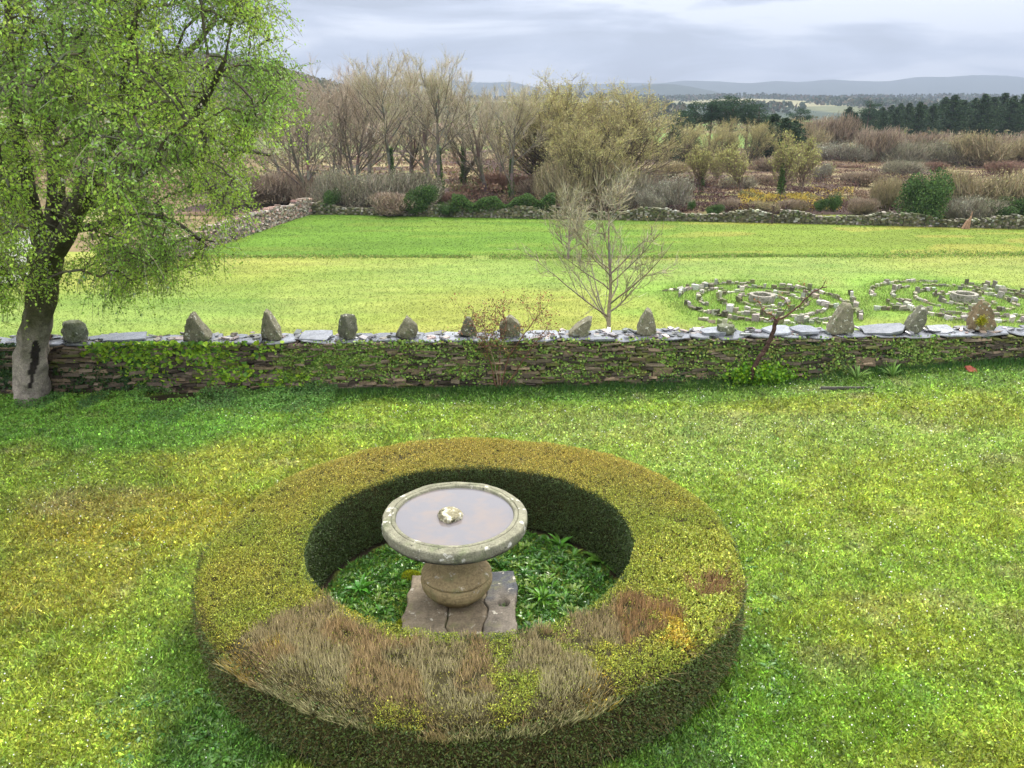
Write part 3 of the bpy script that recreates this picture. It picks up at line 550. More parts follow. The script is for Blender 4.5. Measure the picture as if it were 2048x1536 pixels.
V, Fc = lathe([(.30, .80), (.45, .83), (.60, .865), (.68, .875), (.73, .887), (.762, .905), (.778, .93), (.786, .965), (.784, 1.02), (.778, 1.038), (.770, 1.046), (.74, 1.056), (.715, 1.062), (.694, 1.060), (.688, 1.048), (.682, 1.060), (.662, 1.064), (.645, 1.058), (.634, 1.03), (.60, .97), (.3, .94), (.02, .94)], 144, 9, .010, 5)
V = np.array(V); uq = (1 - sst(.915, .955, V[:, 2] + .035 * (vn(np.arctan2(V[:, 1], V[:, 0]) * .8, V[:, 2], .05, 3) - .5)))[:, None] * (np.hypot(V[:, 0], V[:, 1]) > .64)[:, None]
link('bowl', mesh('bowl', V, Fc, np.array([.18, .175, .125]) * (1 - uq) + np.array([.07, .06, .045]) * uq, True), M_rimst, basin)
an = np.arange(96) / 96 * 2 * math.pi; V = [(0, 0, 1.035)] + [(.642 * math.cos(a_), .642 * math.sin(a_), 1.035) for a_ in an]
me = mesh('water', V, np.array([[0, k_ + 1, (k_ + 1) % 96 + 1] for k_ in range(96)]), (.125, .12, .13))
M_water = mat('rain_water', .04, .6, tint=[((.155, .13, .12), 2.2, .46, .62, 3)], bump=2.5, bs=.004); link('water', me, M_water, basin)
bs_ = link('centre_boss', rock('centre_boss', .31, .31, .17, [(0, 0, -1, .3)], 78, (.21, .19, .12), .10), mat('boss_stone', .85, .2, noise=(14, 50), amt=.3, bump=60, bs=.01, tint=[((.42, .40, .30), 14, .50, .58, 5), ((.05, .05, .025), 11, .55, .62, 4)]), basin); bs_.location = (-.055, -.03, .975)
# plinth under the basin: three cracked slabs
def slabpiece(name, c4, z0, top, c, label, hole=None):
    nu = 46; u = np.linspace(0, 1, nu); U, Vv = np.meshgrid(u, u); c4 = np.array(c4, float)
    Pxy = ((1 - U) * (1 - Vv))[..., None] * c4[0] + (U * (1 - Vv))[..., None] * c4[1] + (U * Vv)[..., None] * c4[2] + ((1 - U) * Vv)[..., None] * c4[3]
    ed = np.minimum(np.minimum(U, 1 - U), np.minimum(Vv, 1 - Vv)); X = Pxy[..., 0] + .06 * (vn(Pxy[..., 0], Pxy[..., 1], .14, 3) - .5); Y = Pxy[..., 1] + .02 * (vn(Pxy[..., 0], Pxy[..., 1], .09, 4) - .5)
    Z = top + .008 * (vn(X, Y, .12, 5) - .5) + .005 * (vn(X, Y, .04, 6) - .5) - .02 * (1 - sst(0, .035, ed))
    if hole is not None: d = np.hypot((X - hole[0]), (Y - hole[1])); Z = Z - .06 * (1 - sst(.058, .072, d)) - .02 * (1 - sst(.02, .1, np.hypot(X - hole[0], Y - hole[1] - .08)))
    cq = (sst(.45, .8, Vv + .3 * (vn(X, Y, .12, 8) - .5)) * (c[2] > .105) * (c[0] < .16))[..., None]; cc_ = (np.array(c) * (1 if hole is None else (.35 + .65 * sst(.05, .085, np.hypot(X - hole[0], Y - hole[1])))[..., None]) * (.75 + .5 * vn(X, Y, .06, 7))[..., None] * (1 - cq) + np.array([.075, .08, .09]) * cq).reshape(-1, 3)  # hollow also darkened in colour, its shade painted in
    V = np.stack([X, Y, Z], 2).reshape(-1, 3); i_ = (np.arange(nu - 1)[:, None] * nu + np.arange(nu - 1)).ravel(); Fc = np.stack([i_, i_ + 1, i_ + nu + 1, i_ + nu], 1)
    idx = np.arange(nu * nu).reshape(nu, nu); ring = np.concatenate([idx[0, :], idx[1:, -1], idx[-1, -2::-1], idx[-2:0:-1, 0]]); Vs = V[ring].copy(); Vs[:, 2] = z0; nr = len(ring); k_ = np.arange(nr)
    F2 = np.stack([ring, len(V) + k_, len(V) + (k_ + 1) % nr, np.roll(ring, -1)], 1); o = link(name, mesh(name, np.concatenate([V, Vs]), [Fc, F2], np.concatenate([cc_, cc_[ring] * .6]), True), M_gran); return tag(o, label, 'stone slab', 'slabs under the basin')
gx = lambda px, py: gp(px, py, .1)[:2]
a1, a2, a3, a4 = gx(797, 1262), gx(893, 1262), gx(893, 1155), gx(822, 1152); 
slabpiece('plinth_slab', [gx(796, 1275), (gx(892, 1262)[0], gx(796, 1275)[1] - .02), gx(908, 1150), gx(824, 1148)], -.05, .10, (.20, .165, .12), 'worn left plinth slab under the basin, speckled with pale lichen')
slabpiece('plinth_slab', [gx(893, 1275), gx(967, 1275), gx(974.3, 1150), gx(908.4, 1150)], -.05, .098, (.18, .145, .10), 'middle plinth slab between two cracks under the basin')
slabpiece('plinth_slab', [gx(969, 1275), gx(1036, 1275), gx(1031, 1140), gx(974.5, 1140)], -.05, .102, (.155, .135, .11), 'right plinth slab with a small round hollow', hole=gx(1007, 1205))
# moss cushions beside the slab
for (px, py, s_, lab) in ((822, 1150, .12, 'yellow moss cushion at the back left corner of the plinth'), (815, 1247, .13, 'yellow-green moss cushion at the front left corner of the plinth')):
    p = gp(px, py, .05); mm = MB(); n = 2600; q = rng.normal(size=(n, 3)); q = nrm(q) * (rng.random((n, 1)) ** .2) * [s_, s_ * .8, s_ * .5]; q = q[q[:, 2] > -.02]; leaves(mm, q, .012, jcol((.26, .30, .015), len(q)), up=.3); tag(mm.build('moss_cushion', M_dry, None, loc=(p[0], p[1], .04)), lab, 'moss', 'moss cushions at the plinth')
# weeds within the ring
def rosette(mb, c, n_, Lf, wd, col, rg, lift=.6, seg=4):
    for _ in range(n_):
        a_ = rg.uniform(0, 2 * math.pi); L_ = Lf * rg.uniform(.6, 1.15); el = lift * rg.uniform(.5, 1.3); pts = []; p = np.array(c, float); d = np.array([math.cos(a_) * math.cos(el), math.sin(a_) * math.cos(el), math.sin(el)]); pts.append(p)
        for s_ in range(seg): p = p + d * L_ / seg; d = nrm(d + np.array([0, 0, -.28])); pts.append(p)
        sd = np.array([-math.sin(a_), math.cos(a_), 0]) + rg.normal(0, .2, 3); prof_ = np.array([.25, .8, 1, .75, .05])[:seg + 1] * wd * rg.uniform(.7, 1.2) / 2
        V = np.concatenate([np.array(pts) - sd * prof_[:, None], np.array(pts) + [0, 0, -.12 * wd], np.array(pts) + sd * prof_[:, None]]); m_ = seg + 1; i_ = np.arange(seg)
        Fc = np.concatenate([np.stack([i_, i_ + 1, i_ + 1 + m_, i_ + m_], 1), np.stack([i_ + m_, i_ + 1 + m_, i_ + 1 + 2 * m_, i_ + 2 * m_], 1)]); mb.add(V, Fc, np.array(col) * rg.uniform(.7, 1.35) * (1 + rg.normal(0, .07, 3)))
m = MB(); r_ = np.random.default_rng(161)
for _ in range(1000):
    a_ = r_.uniform(0, 6.3); q = math.sqrt(r_.random()) * (RI - .08); x = HX + q * math.cos(a_); y = HY + q * math.sin(a_)
    if abs(x - (-.58)) < .68 and abs(y - 7.3) < .72: continue
    if vn(x, y, .4, 162) < .12: continue
    rosette(m, (x, y, 0), r_.integers(6, 11), r_.uniform(.07, .15), r_.uniform(.022, .042), [(.07, .19, .02), (.05, .14, .025), (.12, .24, .03), (.16, .25, .04)][r_.integers(4)], r_, r_.uniform(.5, 1.0))
for (px0, px1, py0, py1, n_) in ((200, 470, 1380, 1530, 90), (1180, 1500, 1400, 1536, 90), (1440, 1600, 1050, 1400, 30), (1250, 1450, 1380, 1536, 60)):
    for _ in range(n_):
        p = gp(r_.uniform(px0, px1), r_.uniform(py0, py1)); 
        if math.hypot((p[0] - HX) / HS, p[1] - HY) < RO - .02: continue
        rosette(m, (p[0], p[1], 0), r_.integers(5, 9), r_.uniform(.06, .13), r_.uniform(.025, .045), [(.05, .15, .025), (.08, .19, .03), (.10, .2, .05)][r_.integers(3)], r_, .5)
tag(m.build('weeds', M_gloss), 'broad leaved weeds in and around the ring hedge', 'weeds', kind='stuff')
for (px, py, L_, wd, n_, c, lab) in ((1205, 1125, .28, .08, 14, (.10, .23, .03), 'large pale dock plant near the right inner edge of the hedge'), (1085, 1200, .26, .035, 26, (.11, .25, .02), 'spiky bright green rosette right of the plinth slab'), (720, 1180, .22, .05, 20, (.06, .19, .02), 'dark green rosette left of the basin inside the hedge'), (1120, 1090, .2, .05, 16, (.09, .22, .03), 'mid green dandelion rosette right of the bowl')):
    p = gp(px, py); mm = MB(); rosette(mm, (0, 0, 0), n_, L_, wd, c, r_, .8); tag(mm.build('leafy_weed', M_gloss, None, loc=(p[0], p[1], .0)), lab, 'weed', 'larger weeds inside the hedge')
# clumps of strap leaves by the wall
for (px, py, lab) in ((1712, 768, 'left of the two strap leaved lily clumps on the bare patch by the wall'), (1782, 768, 'right of the two strap leaved lily clumps on the bare patch by the wall'), (1378, 775, 'small solitary strap leaved clump below the tall shield stone')):
    p = gp(px, py, .15 if px > 1500 else 0.05); mm = MB(); rosette(mm, (0, 0, 0), 26 if px > 1500 else 15, .38 if px > 1500 else .26, .03, (.14, .25, .05), r_, 1.15); tag(mm.build('lily_clump', M_leaf, None, loc=(p[0], p[1], float(lawn_z(np.array([p[0]]), np.array([p[1]]))[0]))), lab, 'plant', 'strap leaved clumps by the wall')
# ------------------------------------------------------------------ rose bush and pruned vine
def poly_tube(mb, pxs, Y, r0, r1, c, sides=7, dY=None, rg=np.random.default_rng(3), origin=None):
    P = np.array([at(x, y, Y + (0 if dY is None else dY[i_])) for i_, (x, y) in enumerate(pxs)]); P = spline(P, max(8, len(pxs) * 4)); P += rg.normal(0, .006, P.shape)
    if origin is not None: P = P - origin
    tube(mb, P, np.linspace(r0, r1, len(P)), c, sides); return P
p0 = gp(998, 778); rose = empty('rose_bush', p0, 'sparse rose bush with red-brown young leaves in front of the wall', 'bush'); st_ = MB(); lf_ = MB(); r_ = np.random.default_rng(171); RY = p0[1]
st = [[(992, 778), (985, 740), (972, 700), (955, 665), (940, 645)], [(998, 780), (998, 735), (1003, 690), (1012, 650), (1005, 625)], [(1003, 778), (1010, 735), (1025, 700), (1048, 670), (1070, 640), (1082, 625)], [(1008, 776), (1030, 745), (1052, 712), (1075, 680), (1095, 655)], [(996, 776), (990, 730), (978, 690), (968, 655), (960, 635)], [(1000, 776), (1002, 730), (998, 690), (985, 660)]]
tips = []
for k_, s_ in enumerate(st):
    P = poly_tube(st_, s_, RY, .016, .006, (.13, .07, .045) if k_ < 4 else (.2, .16, .1), 6, list(np.linspace(0, r_.uniform(-.2, .1), len(s_))), r_, p0)
    for q in range(6, len(P)):
        for _ in range(2 if q > len(P) * .5 else (q % 2)):
            e_ = P[q] + r_.normal(0, .16, 3) + [0, 0, .12]; prisms(st_, [P[q]], [e_], .005, .003, (.17, .1, .06)); tips.append(e_)
            if r_.random() < .5: e2 = e_ + r_.normal(0, .1, 3) + [0, 0, .06]; prisms(st_, [e_], [e2], .004, .002, (.17, .1, .06)); tips.append(e2)
tips = np.array(tips); tips = tips[tips[:, 2] > .55]; q = np.repeat(tips, 10, 0); q = q + r_.normal(0, .055, q.shape); leaves(lf_, q, .04, mixc([(.24, .09, .05), (.16, .12, .05), (.12, .16, .04), (.30, .14, .07)], len(q), None, .3, r_), asp=.6, rg=r_)
st_.build('stem', M_bark, rose); lf_.build('foliage', M_leaf, rose)
p0 = at(1503, 752, 14.62); p0[2] = .15; p0[1] = 14.35; vine = empty('pruned_vine', p0, 'gnarled dark pruned vine trunk bending up over the slate wall', 'vine'); mb = MB(); VY = 14.35
P = poly_tube(mb, [(1500, 758), (1508, 735), (1518, 715), (1530, 700), (1540, 680), (1548, 655), (1553, 640)], VY, .05, .038, (.06, .035, .028), 10, None, r_, p0)
for s_, r0 in (([(1553, 640), (1570, 633), (1590, 618), (1610, 600), (1628, 582), (1655, 572)], .022), ([(1628, 582), (1642, 576), (1652, 560)], .01), ([(1553, 640), (1545, 630), (1530, 625), (1515, 600)], .014), ([(1556, 642), (1546, 636), (1535, 640), (1525, 636)], .02), ([(1555, 638), (1562, 628), (1575, 610), (1560, 590)], .010), ([(1610, 600), (1612, 580), (1606, 565)], .007), ([(1590, 618), (1615, 605), (1640, 590)], .008)):
    poly_tube(mb, s_, VY, r0, r0 * .45, (.09, .05, .035), 7, None, r_, p0)
mb.add(nrm(rng.normal(size=(0, 3))).reshape(-1, 3), np.zeros((0, 4), int), (0, 0, 0)); mb.build('stem', M_bark, vine)
mb = MB(); q = np.array([at(x, y, VY) for x, y in ((1515, 600), (1540, 625), (1652, 560), (1606, 565), (1560, 590), (1530, 618), (1575, 612))]) - p0; q = np.repeat(q, 12, 0) + r_.normal(0, .04, (84, 3)); leaves(mb, q, .03, jcol((.35, .13, .05), 84)); mb.build('young_leaves', M_leaf, vine)
p0 = gp(1512, 768); mm = MB(); n = 2600; q = rng.normal(size=(n, 3)) * [.27, .09, .11] + [0, 0, .16]; q = q[(q[:, 2] > .01) & (q[:, 1] < .2)]; leaves(mm, q, .07, mixc([(.22, .38, .02), (.14, .30, .02), (.08, .2, .02)], len(q)), up=.5, asp=.8)
o = mm.build('lemon_balm', M_leaf, None, loc=(p0[0], WALLY(p0[0]) - .22, float(lawn_z(np.array([p0[0]]), np.array([14.5]))[0]))); tag(o, 'bright lime green leafy plant around the foot of the pruned vine', 'plant')
p0 = gp(1941, 741, .4); o = link('roof_tile', slab_mesh(rs, .26, .2, .03, (.2, .055, .035), 5), M_soil.copy(), None, (p0[0], p0[1], .41)); o.rotation_euler = (.5, .1, .3); tag(o, 'broken red clay tile lying in the grass near the right end of the wall', 'roof tile')
p0 = gp(1735, 779, .2); o = link('edging_slab', mesh('edging_slab', BOX * [1.8, .045, .05], BF, (.07, .065, .055)), M_slate, None, (p0[0], p0[1], float(lawn_z(np.array([p0[0]]), np.array([p0[1]]))[0]) - .002)); tag(o, 'narrow slate edging strip in front of the lily clumps', 'edging')
# ------------------------------------------------------------------ big leafing tree on the left
def colonize(nodes, targets, rg, sag=.12):
    """join each target to the nearest node so far; nodes: list of (pos, parent)"""
    P = [np.array(p, float) for p in nodes]; edges = []; A = np.array(P); order = np.argsort([min(np.linalg.norm(A - t, axis=1)) for t in targets]); ends = []
    arr = np.zeros((len(P) + len(targets) * 4, 3)); arr[:len(P)] = A; cnt = len(P)
    for i_ in order:
        t = targets[i_]; d = np.linalg.norm(arr[:cnt] - t, axis=1) + .5 * np.maximum(0, arr[:cnt, 2] - t[2]); j_ = int(np.argmin(d)); s = arr[j_].copy(); prev = s
        L_ = np.linalg.norm(t - s); m_ = 3
        for k_ in range(1, m_ + 1):
            f = k_ / m_; p = s + (t - s) * f + np.array([0, 0, sag * L_ * math.sin(f * math.pi)]) + rg.normal(0, .04 * L_, 3) * (k_ < m_)
            edges.append((prev, p, L_)); arr[cnt] = p; cnt += 1; prev = p
        ends.append((t, nrm(t - s)))
    return edges, ends
TY = 13.8; r_ = np.random.default_rng(181); tb = gp(66, 803); tree = empty('leafing_tree', tb, 'large old tree with fresh green leaves and a scarred grey trunk at left', 'tree')
tr = MB(); trunk_px = [(66, 812), (64, 760), (63, 710), (70, 660), (82, 600), (90, 545), (92, 510)]
P = np.array([at(x, y, TY) for x, y in trunk_px]) - tb; P = spline(P, 110); rad = np.interp(np.linspace(0, 1, 110), [0, .08, .3, .55, .8, 1], [.38, .30, .275, .24, .25, .28])
cc = (.23, .20, .17); tube(tr, P, rad, cc, 56, .22, 3)
V = tr.V[0]; col = tr.C[0]; px_ = V + tb                                  # dark scar on the right flank, moss higher up
bz = V[:, 2]; tq = sst(.9, 2.3, bz + .5 * vn(V[:, 0] * 2, bz, .2, 4))[:, None]; col[:] = col * (1 - tq) + np.array([.07, .065, .035]) * tq
ax = np.interp(bz, P[:, 2], P[:, 0]); ax = ax + .05 + .02 * (vn(bz, bz * 0, .13, 3) - .5) + .12 * (bz - .8) * .3; sc = (V[:, 0] - ax > .04 + .03 * vn(bz, bz * 0, .08, 9)) & (V[:, 0] - ax < .17 - .1 * np.abs(bz - .8)) & (bz > .35) & (bz < 1.25) & (V[:, 1] < .02); col[sc] = [.025, .02, .018]
limbs = [[(92, 515), (70, 440), (50, 340), (30, 220), (20, 80), (10, -120)], [(92, 515), (110, 440), (112, 350), (100, 250), (120, 120), (110, -80), (120, -260)], [(94, 520), (125, 480), (160, 410), (205, 330), (240, 230), (260, 100), (300, -100)],
         [(150, 430), (210, 395), (280, 350), (350, 280), (410, 200), (450, 120)], [(205, 330), (290, 330), (380, 310), (470, 300), (540, 310)], [(60, 400), (10, 350), (-60, 300), (-150, 220)], [(50, 555), (20, 520), (-30, 505), (-90, 480)],
         [(140, 460), (200, 450), (270, 430), (340, 440), (400, 480)], [(240, 230), (330, 150), (400, 80), (440, 20)], [(110, 430), (160, 380), (170, 300), (200, 150), (210, -50)]]
nodes = []
for k_, lb in enumerate(limbs):
    dY = np.cumsum(np.r_[0, r_.normal([.0, .15, -.35, -.5, .5, .3, 0, -.3, .3, .5][k_], .25, len(lb) - 1)]); Pn = np.array([at(x, y, TY + dY[i_]) for i_, (x, y) in enumerate(lb)]) - tb; Pn = spline(Pn, 26)
    r0 = [.17, .2, .2, .10, .09, .10, .06, .08, .08, .10][k_]; tube(tr, Pn, np.linspace(r0, .03, 26), (.07, .062, .045), 9, .15, k_); nodes += [p for p in Pn[3:]]
tr.build('trunk', M_bark, tree, smooth=True)
# crown volume, from the outline the crown has, filled in depth
out_px = [(-260, -300), (420, -300), (500, -60), (520, 20), (560, 90), (575, 170), (570, 230), (600, 290), (590, 340), (545, 375), (500, 420), (440, 440), (430, 500), (370, 560), (320, 575), (240, 610), (190, 600), (150, 520), (110, 560), (40, 590), (-60, 620), (-260, 560)]
tg = []
while len(tg) < 1180:
    x, y = r_.uniform(-260, 605), r_.uniform(-300, 620)
    if not inpoly(np.array([x]), np.array([y]), out_px)[0]: continue
    if vn(x, y, 75, 194) < .25 + .1 * (y > 300) and x > 60: continue
    if 30 < x < 185 and y > 430 and r_.random() < .75: continue
    ex = min(1, max(0, (605 - x) / 350)); dy = (r_.uniform(-1, 1) - .25) * (.6 + 3.2 * ex ** .6) * (.5 if y > 480 else 1); tg.append(at(x, y, TY + dy) - tb)
tg = np.array(tg); edges, ends = colonize(nodes, tg, r_)
A = np.array([e_[0] for e_ in edges]); Bp = np.array([e_[1] for e_ in edges]); Ln = np.array([e_[2] for e_ in edges]); m = MB()
prisms(m, A, Bp, np.clip(.012 + .012 * Ln, .01, .04), np.clip(.008 + .008 * Ln, .008, .03), jcol((.085, .075, .055), len(A), .2), sides=4)
sp, sd = [], []
for (t, d) in ends:
    for _ in range(11): sp.append(t + r_.normal(0, .16, 3)); sd.append(nrm(d * .5 + r_.normal(0, .5, 3) + [0, 0, -.25]))
k_ = r_.choice(len(A), 5200); f = r_.random((5200, 1)); sp = np.concatenate([np.array(sp), A[k_] * (1 - f) + Bp[k_] * f]); sd = np.concatenate([np.array(sd), nrm(r_.normal(0, 1, (5200, 3)) + [0, 0, -.3])])
low = sst(3.4, 1.0, sp[:, 2])[:, None] if False else (1 - sst(1.6, 4.0, sp[:, 2]))[:, None]
n = len(sp); tl = r_.uniform(.22, .55, n)[:, None]; mid = sp + sd * tl * .5; end = mid + nrm(sd + np.array([0, 0, -.55]) - np.array([0, 0, .9]) * low) * tl * .6
tc_ = mixc([(.08, .07, .05), (.13, .12, .08), (.28, .27, .2)], n, (5, 3, 1), .2, r_); prisms(m, sp, mid, .0045, .0035, tc_); prisms(m, mid, end, .0035, .002, tc_); m.build('branches', M_twig, tree)
m = MB(); per = 12; f = r_.random((n, per, 1)); q = np.where(f < .5, sp[:, None] + (mid - sp)[:, None] * f * 2, mid[:, None] + (end - mid)[:, None] * (f * 2 - 1)); q = (q + r_.normal(0, .03, q.shape)).reshape(-1, 3)
cn = vn(q[:, 0] + q[:, 1] * .4, q[:, 2], .8, 191); pale = (vn(q[:, 0] * 1.3, q[:, 2] + q[:, 1], .35, 192) > .84) & (r_.random(len(q)) < .5)
cc = np.where((cn > .45)[:, None], [[.33, .48, .07]], [[.22, .36, .06]]) * (.75 + .5 * vn(q[:, 0], q[:, 2] * 1.2 + q[:, 1], .3, 193))[:, None]; cc[pale] = [.34, .36, .26]; cc = jcol(cc, len(q), .25, .06, r_)
leaves(m, q, .046, cc, up=.25, asp=.62, rg=r_); m.build('crown', M_leaf, tree)
# ------------------------------------------------------------------ bare trees
def rec(rg, p, d, L_, r, lvl, prm, segs, last):
    n_ = prm['n'][lvl]; st_ = L_ / n_
    for i_ in range(n_):
        d = nrm(d + rg.normal(0, prm['wob'][lvl], 3) + np.array([0, 0, prm['up'][lvl]])); q = p + d * st_; ra = r * (1 - .8 * i_ / n_); rb_ = r * (1 - .8 * (i_ + 1) / n_); segs.append((p, q, ra, rb_, lvl))
        t = (i_ + 1) / n_
        if lvl + 1 < prm['lv'] and t >= prm['start'][lvl]:
            for _ in range(rg.poisson(prm['kids'][lvl])):
                az = rg.uniform(0, 2 * math.pi); an_ = math.radians(rg.normal(prm['ang'][lvl], 8)); h_ = np.array([1., 0, 0]) if abs(d[2]) > .9 else np.array([0, 0, 1.]); u = nrm(np.cross(d, h_)); v = np.cross(d, u)
                nd_ = d * math.cos(an_) + (u * math.cos(az) + v * math.sin(az)) * math.sin(an_)
                rec(rg, p + (q - p) * rg.random(), nd_, L_ * prm['len'][lvl] * (1 - .55 * t) * rg.uniform(.7, 1.25), max(ra * prm['rr'], .008), lvl + 1, prm, segs, last)
        if lvl + 1 >= prm['lv'] or i_ == n_ - 1: last.append((p, q, d))
        p = q
def bare(name, seed, Ht, prm, ctr, ctw, ntw, tl, tr_, bud=None, lean=(0, 0), twr=.009, forks=1):
    """returns (trunk mesh, twig mesh) for a leafless tree of height Ht at the origin"""
    rg = np.random.default_rng(seed); segs, last = [], []
    for f in range(forks):
        a_ = rg.uniform(0, 6.3); sp_ = .0 if forks == 1 else .28; rec(rg, np.array([0, 0, -.1]), nrm(np.array([lean[0] + sp_ * math.cos(a_), lean[1] + sp_ * math.sin(a_), 1.])), Ht * .68, tr_, 0, prm, segs, last)
    A = np.array([s[0] for s in segs]); Bq = np.array([s[1] for s in segs]); ra = np.array([s[2] for s in segs]); rb_ = np.array([s[3] for s in segs]); lv = np.array([s[4] for s in segs]); mb = MB()
    k_ = lv == 0; prisms(mb, A[k_], Bq[k_], ra[k_], rb_[k_], jcol(ctr, k_.sum(), .12), sides=7); k_ = lv > 0; prisms(mb, A[k_], Bq[k_], ra[k_], rb_[k_], jcol(ctr, k_.sum(), .15), sides=4); t_m = mb.mesh(name + '_trunk')
    la = np.array([l_[0] for l_ in last]); lb = np.array([l_[1] for l_ in last]); ld = np.array([l_[2] for l_ in last]); i_ = rg.integers(0, len(la), ntw); f = rg.random((ntw, 1)); s = la[i_] * (1 - f) + lb[i_] * f
    d = nrm(ld[i_] + rg.normal(0, .38, (ntw, 3)) + [0, 0, prm.get('tup', .35)]); l_ = rg.uniform(.5, 1.2, (ntw, 1)) * tl; mid = s + d * l_ * .5; e_ = mid + nrm(d + rg.normal(0, .15, (ntw, 3)) + [0, 0, prm.get('tup', .35) * .5]) * l_ * .5
    mb = MB(); cc = mixc(ctw, ntw, None, .18, rg); prisms(mb, s, mid, twr, twr * .75, cc); prisms(mb, mid, e_, twr * .75, twr * .4, cc)
    if bud: nb, bs2, bc_ = bud; j_ = rg.integers(0, ntw, nb); leaves(mb, mid[j_] * .4 + e_[j_] * .6 + rg.normal(0, .06, (nb, 3)), bs2, mixc(bc_, nb, None, .25, rg), asp=.7, rg=rg)
    return t_m, mb.mesh(name + '_twigs')
POP = dict(lv=3, n=(10, 8, 5), wob=(.05, .06, .10), up=(.06, .07, .07), start=(.30, .18), kids=(2.3, 1.5), ang=(36, 32), len=(.85, .42), rr=.5, tup=.3)
OPEN = dict(lv=4, n=(8, 7, 5, 3), wob=(.05, .09, .12, .15), up=(.05, .10, .08, .05), start=(.15, .2, .2), kids=(2.8, 1.7, 1.0), ang=(48, 35, 32), len=(.75, .45, .45), rr=.48, tup=.25)
tan1 = [(.50, .45, .33), (.42, .37, .27), (.56, .50, .37)]; pink = [(.46, .38, .29), (.40, .33, .25), (.50, .42, .32)]; olive = [(.40, .35, .19), (.46, .41, .22), (.32, .27, .16)]
TR = (.14, .12, .095)
def mk(kind, seed):
    if kind == 'tan': return bare('poplar', seed, 15, POP, TR, tan1, 3000, .95, .24, (1300, .09, [(.30, .30, .12)]))
    if kind == 'pink': return bare('poplar', seed, 13, dict(POP, ang=(44, 36)), TR, pink, 3000, .95, .17, forks=2)
    if kind == 'olive': return bare('willow', seed, 13, dict(POP, ang=(42, 36), up=(.05, .07, .07), kids=(3.0, 1.8)), (.10, .08, .06), olive, 4500, .9, .19, (7500, .10, [(.44, .42, .16), (.36, .34, .13)]), forks=2, lean=(.12, 0))
    if kind == 'young': return bare('sapling', seed, 7, dict(POP, ang=(36, 30)), (.16, .12, .09), [(.27, .22, .14)], 1500, .7, .10, (3400, .13, [(.36, .38, .12), (.42, .42, .16)]), forks=2, lean=(.18, 0), twr=.014)
VAR = {k_: [mk(k_, 300 + 10 * i_ + j_) for j_ in range(c_n)] for i_, (k_, c_n) in enumerate((('tan', 3), ('pink', 2), ('olive', 3), ('young', 2)))}
HT = {'tan': 15., 'pink': 13., 'olive': 13., 'young': 7.}
for k_ in VAR:
    hs = []
    for (a_, b_) in VAR[k_]:
        v = np.zeros(len(b_.vertices) * 3, np.float32); b_.vertices.foreach_get('co', v); hs.append(np.percentile(v[2::3], 99.7))
    VAR[k_] = list(zip(VAR[k_], hs))
ivy_m = MB(); r_ = np.random.default_rng(201); n = 2400; a_ = r_.uniform(0, 6.3, n); z = r_.uniform(0, 5.6, n); rr_ = (.18 + .30 * r_.random(n) ** 2) * (.6 + .8 * vn(z, a_, .9, 5)) * (1 - z / 9); leaves(ivy_m, np.stack([rr_ * np.cos(a_), rr_ * np.sin(a_), z], 1), .15, mixc([(.06, .12, .03), (.10, .16, .05)], n, None, .25, r_)); IVM = ivy_m.mesh('trunk_ivy'); IVM.materials.append(M_far)
nt_ = 0
def put_tree(kind, px, ytop, Y, label, group, ivy=False, v=None, rz=None, wide=1.0, cat='tree'):
    global nt_
    p = at(px, ytop, Y); zt = p[2]; ((tm, wm), h0) = VAR[kind][(nt_ if v is None else v) % len(VAR[kind])]; gz = -4.0 + float(far_z(np.array([p[0]]), np.array([Y]))[0] + 4.06); s = (zt - gz) / h0
    nm = {'tan': 'bare_poplar', 'pink': 'bare_alder', 'olive': 'budding_willow', 'young': 'budding_sapling'}[kind]
    o = empty(nm, (p[0], Y, gz), label, cat, group, (nt_ * 2.4) % 6.28 if rz is None else rz); o.scale = (s * wide, s * wide, s); nt_ += 1
    link('trunk', tm, M_bark, o); link('crown', wm, M_far, o)
    if ivy: link('ivy_sleeve', IVM, M_far, o)
G1 = 'bare trees behind the far field wall'
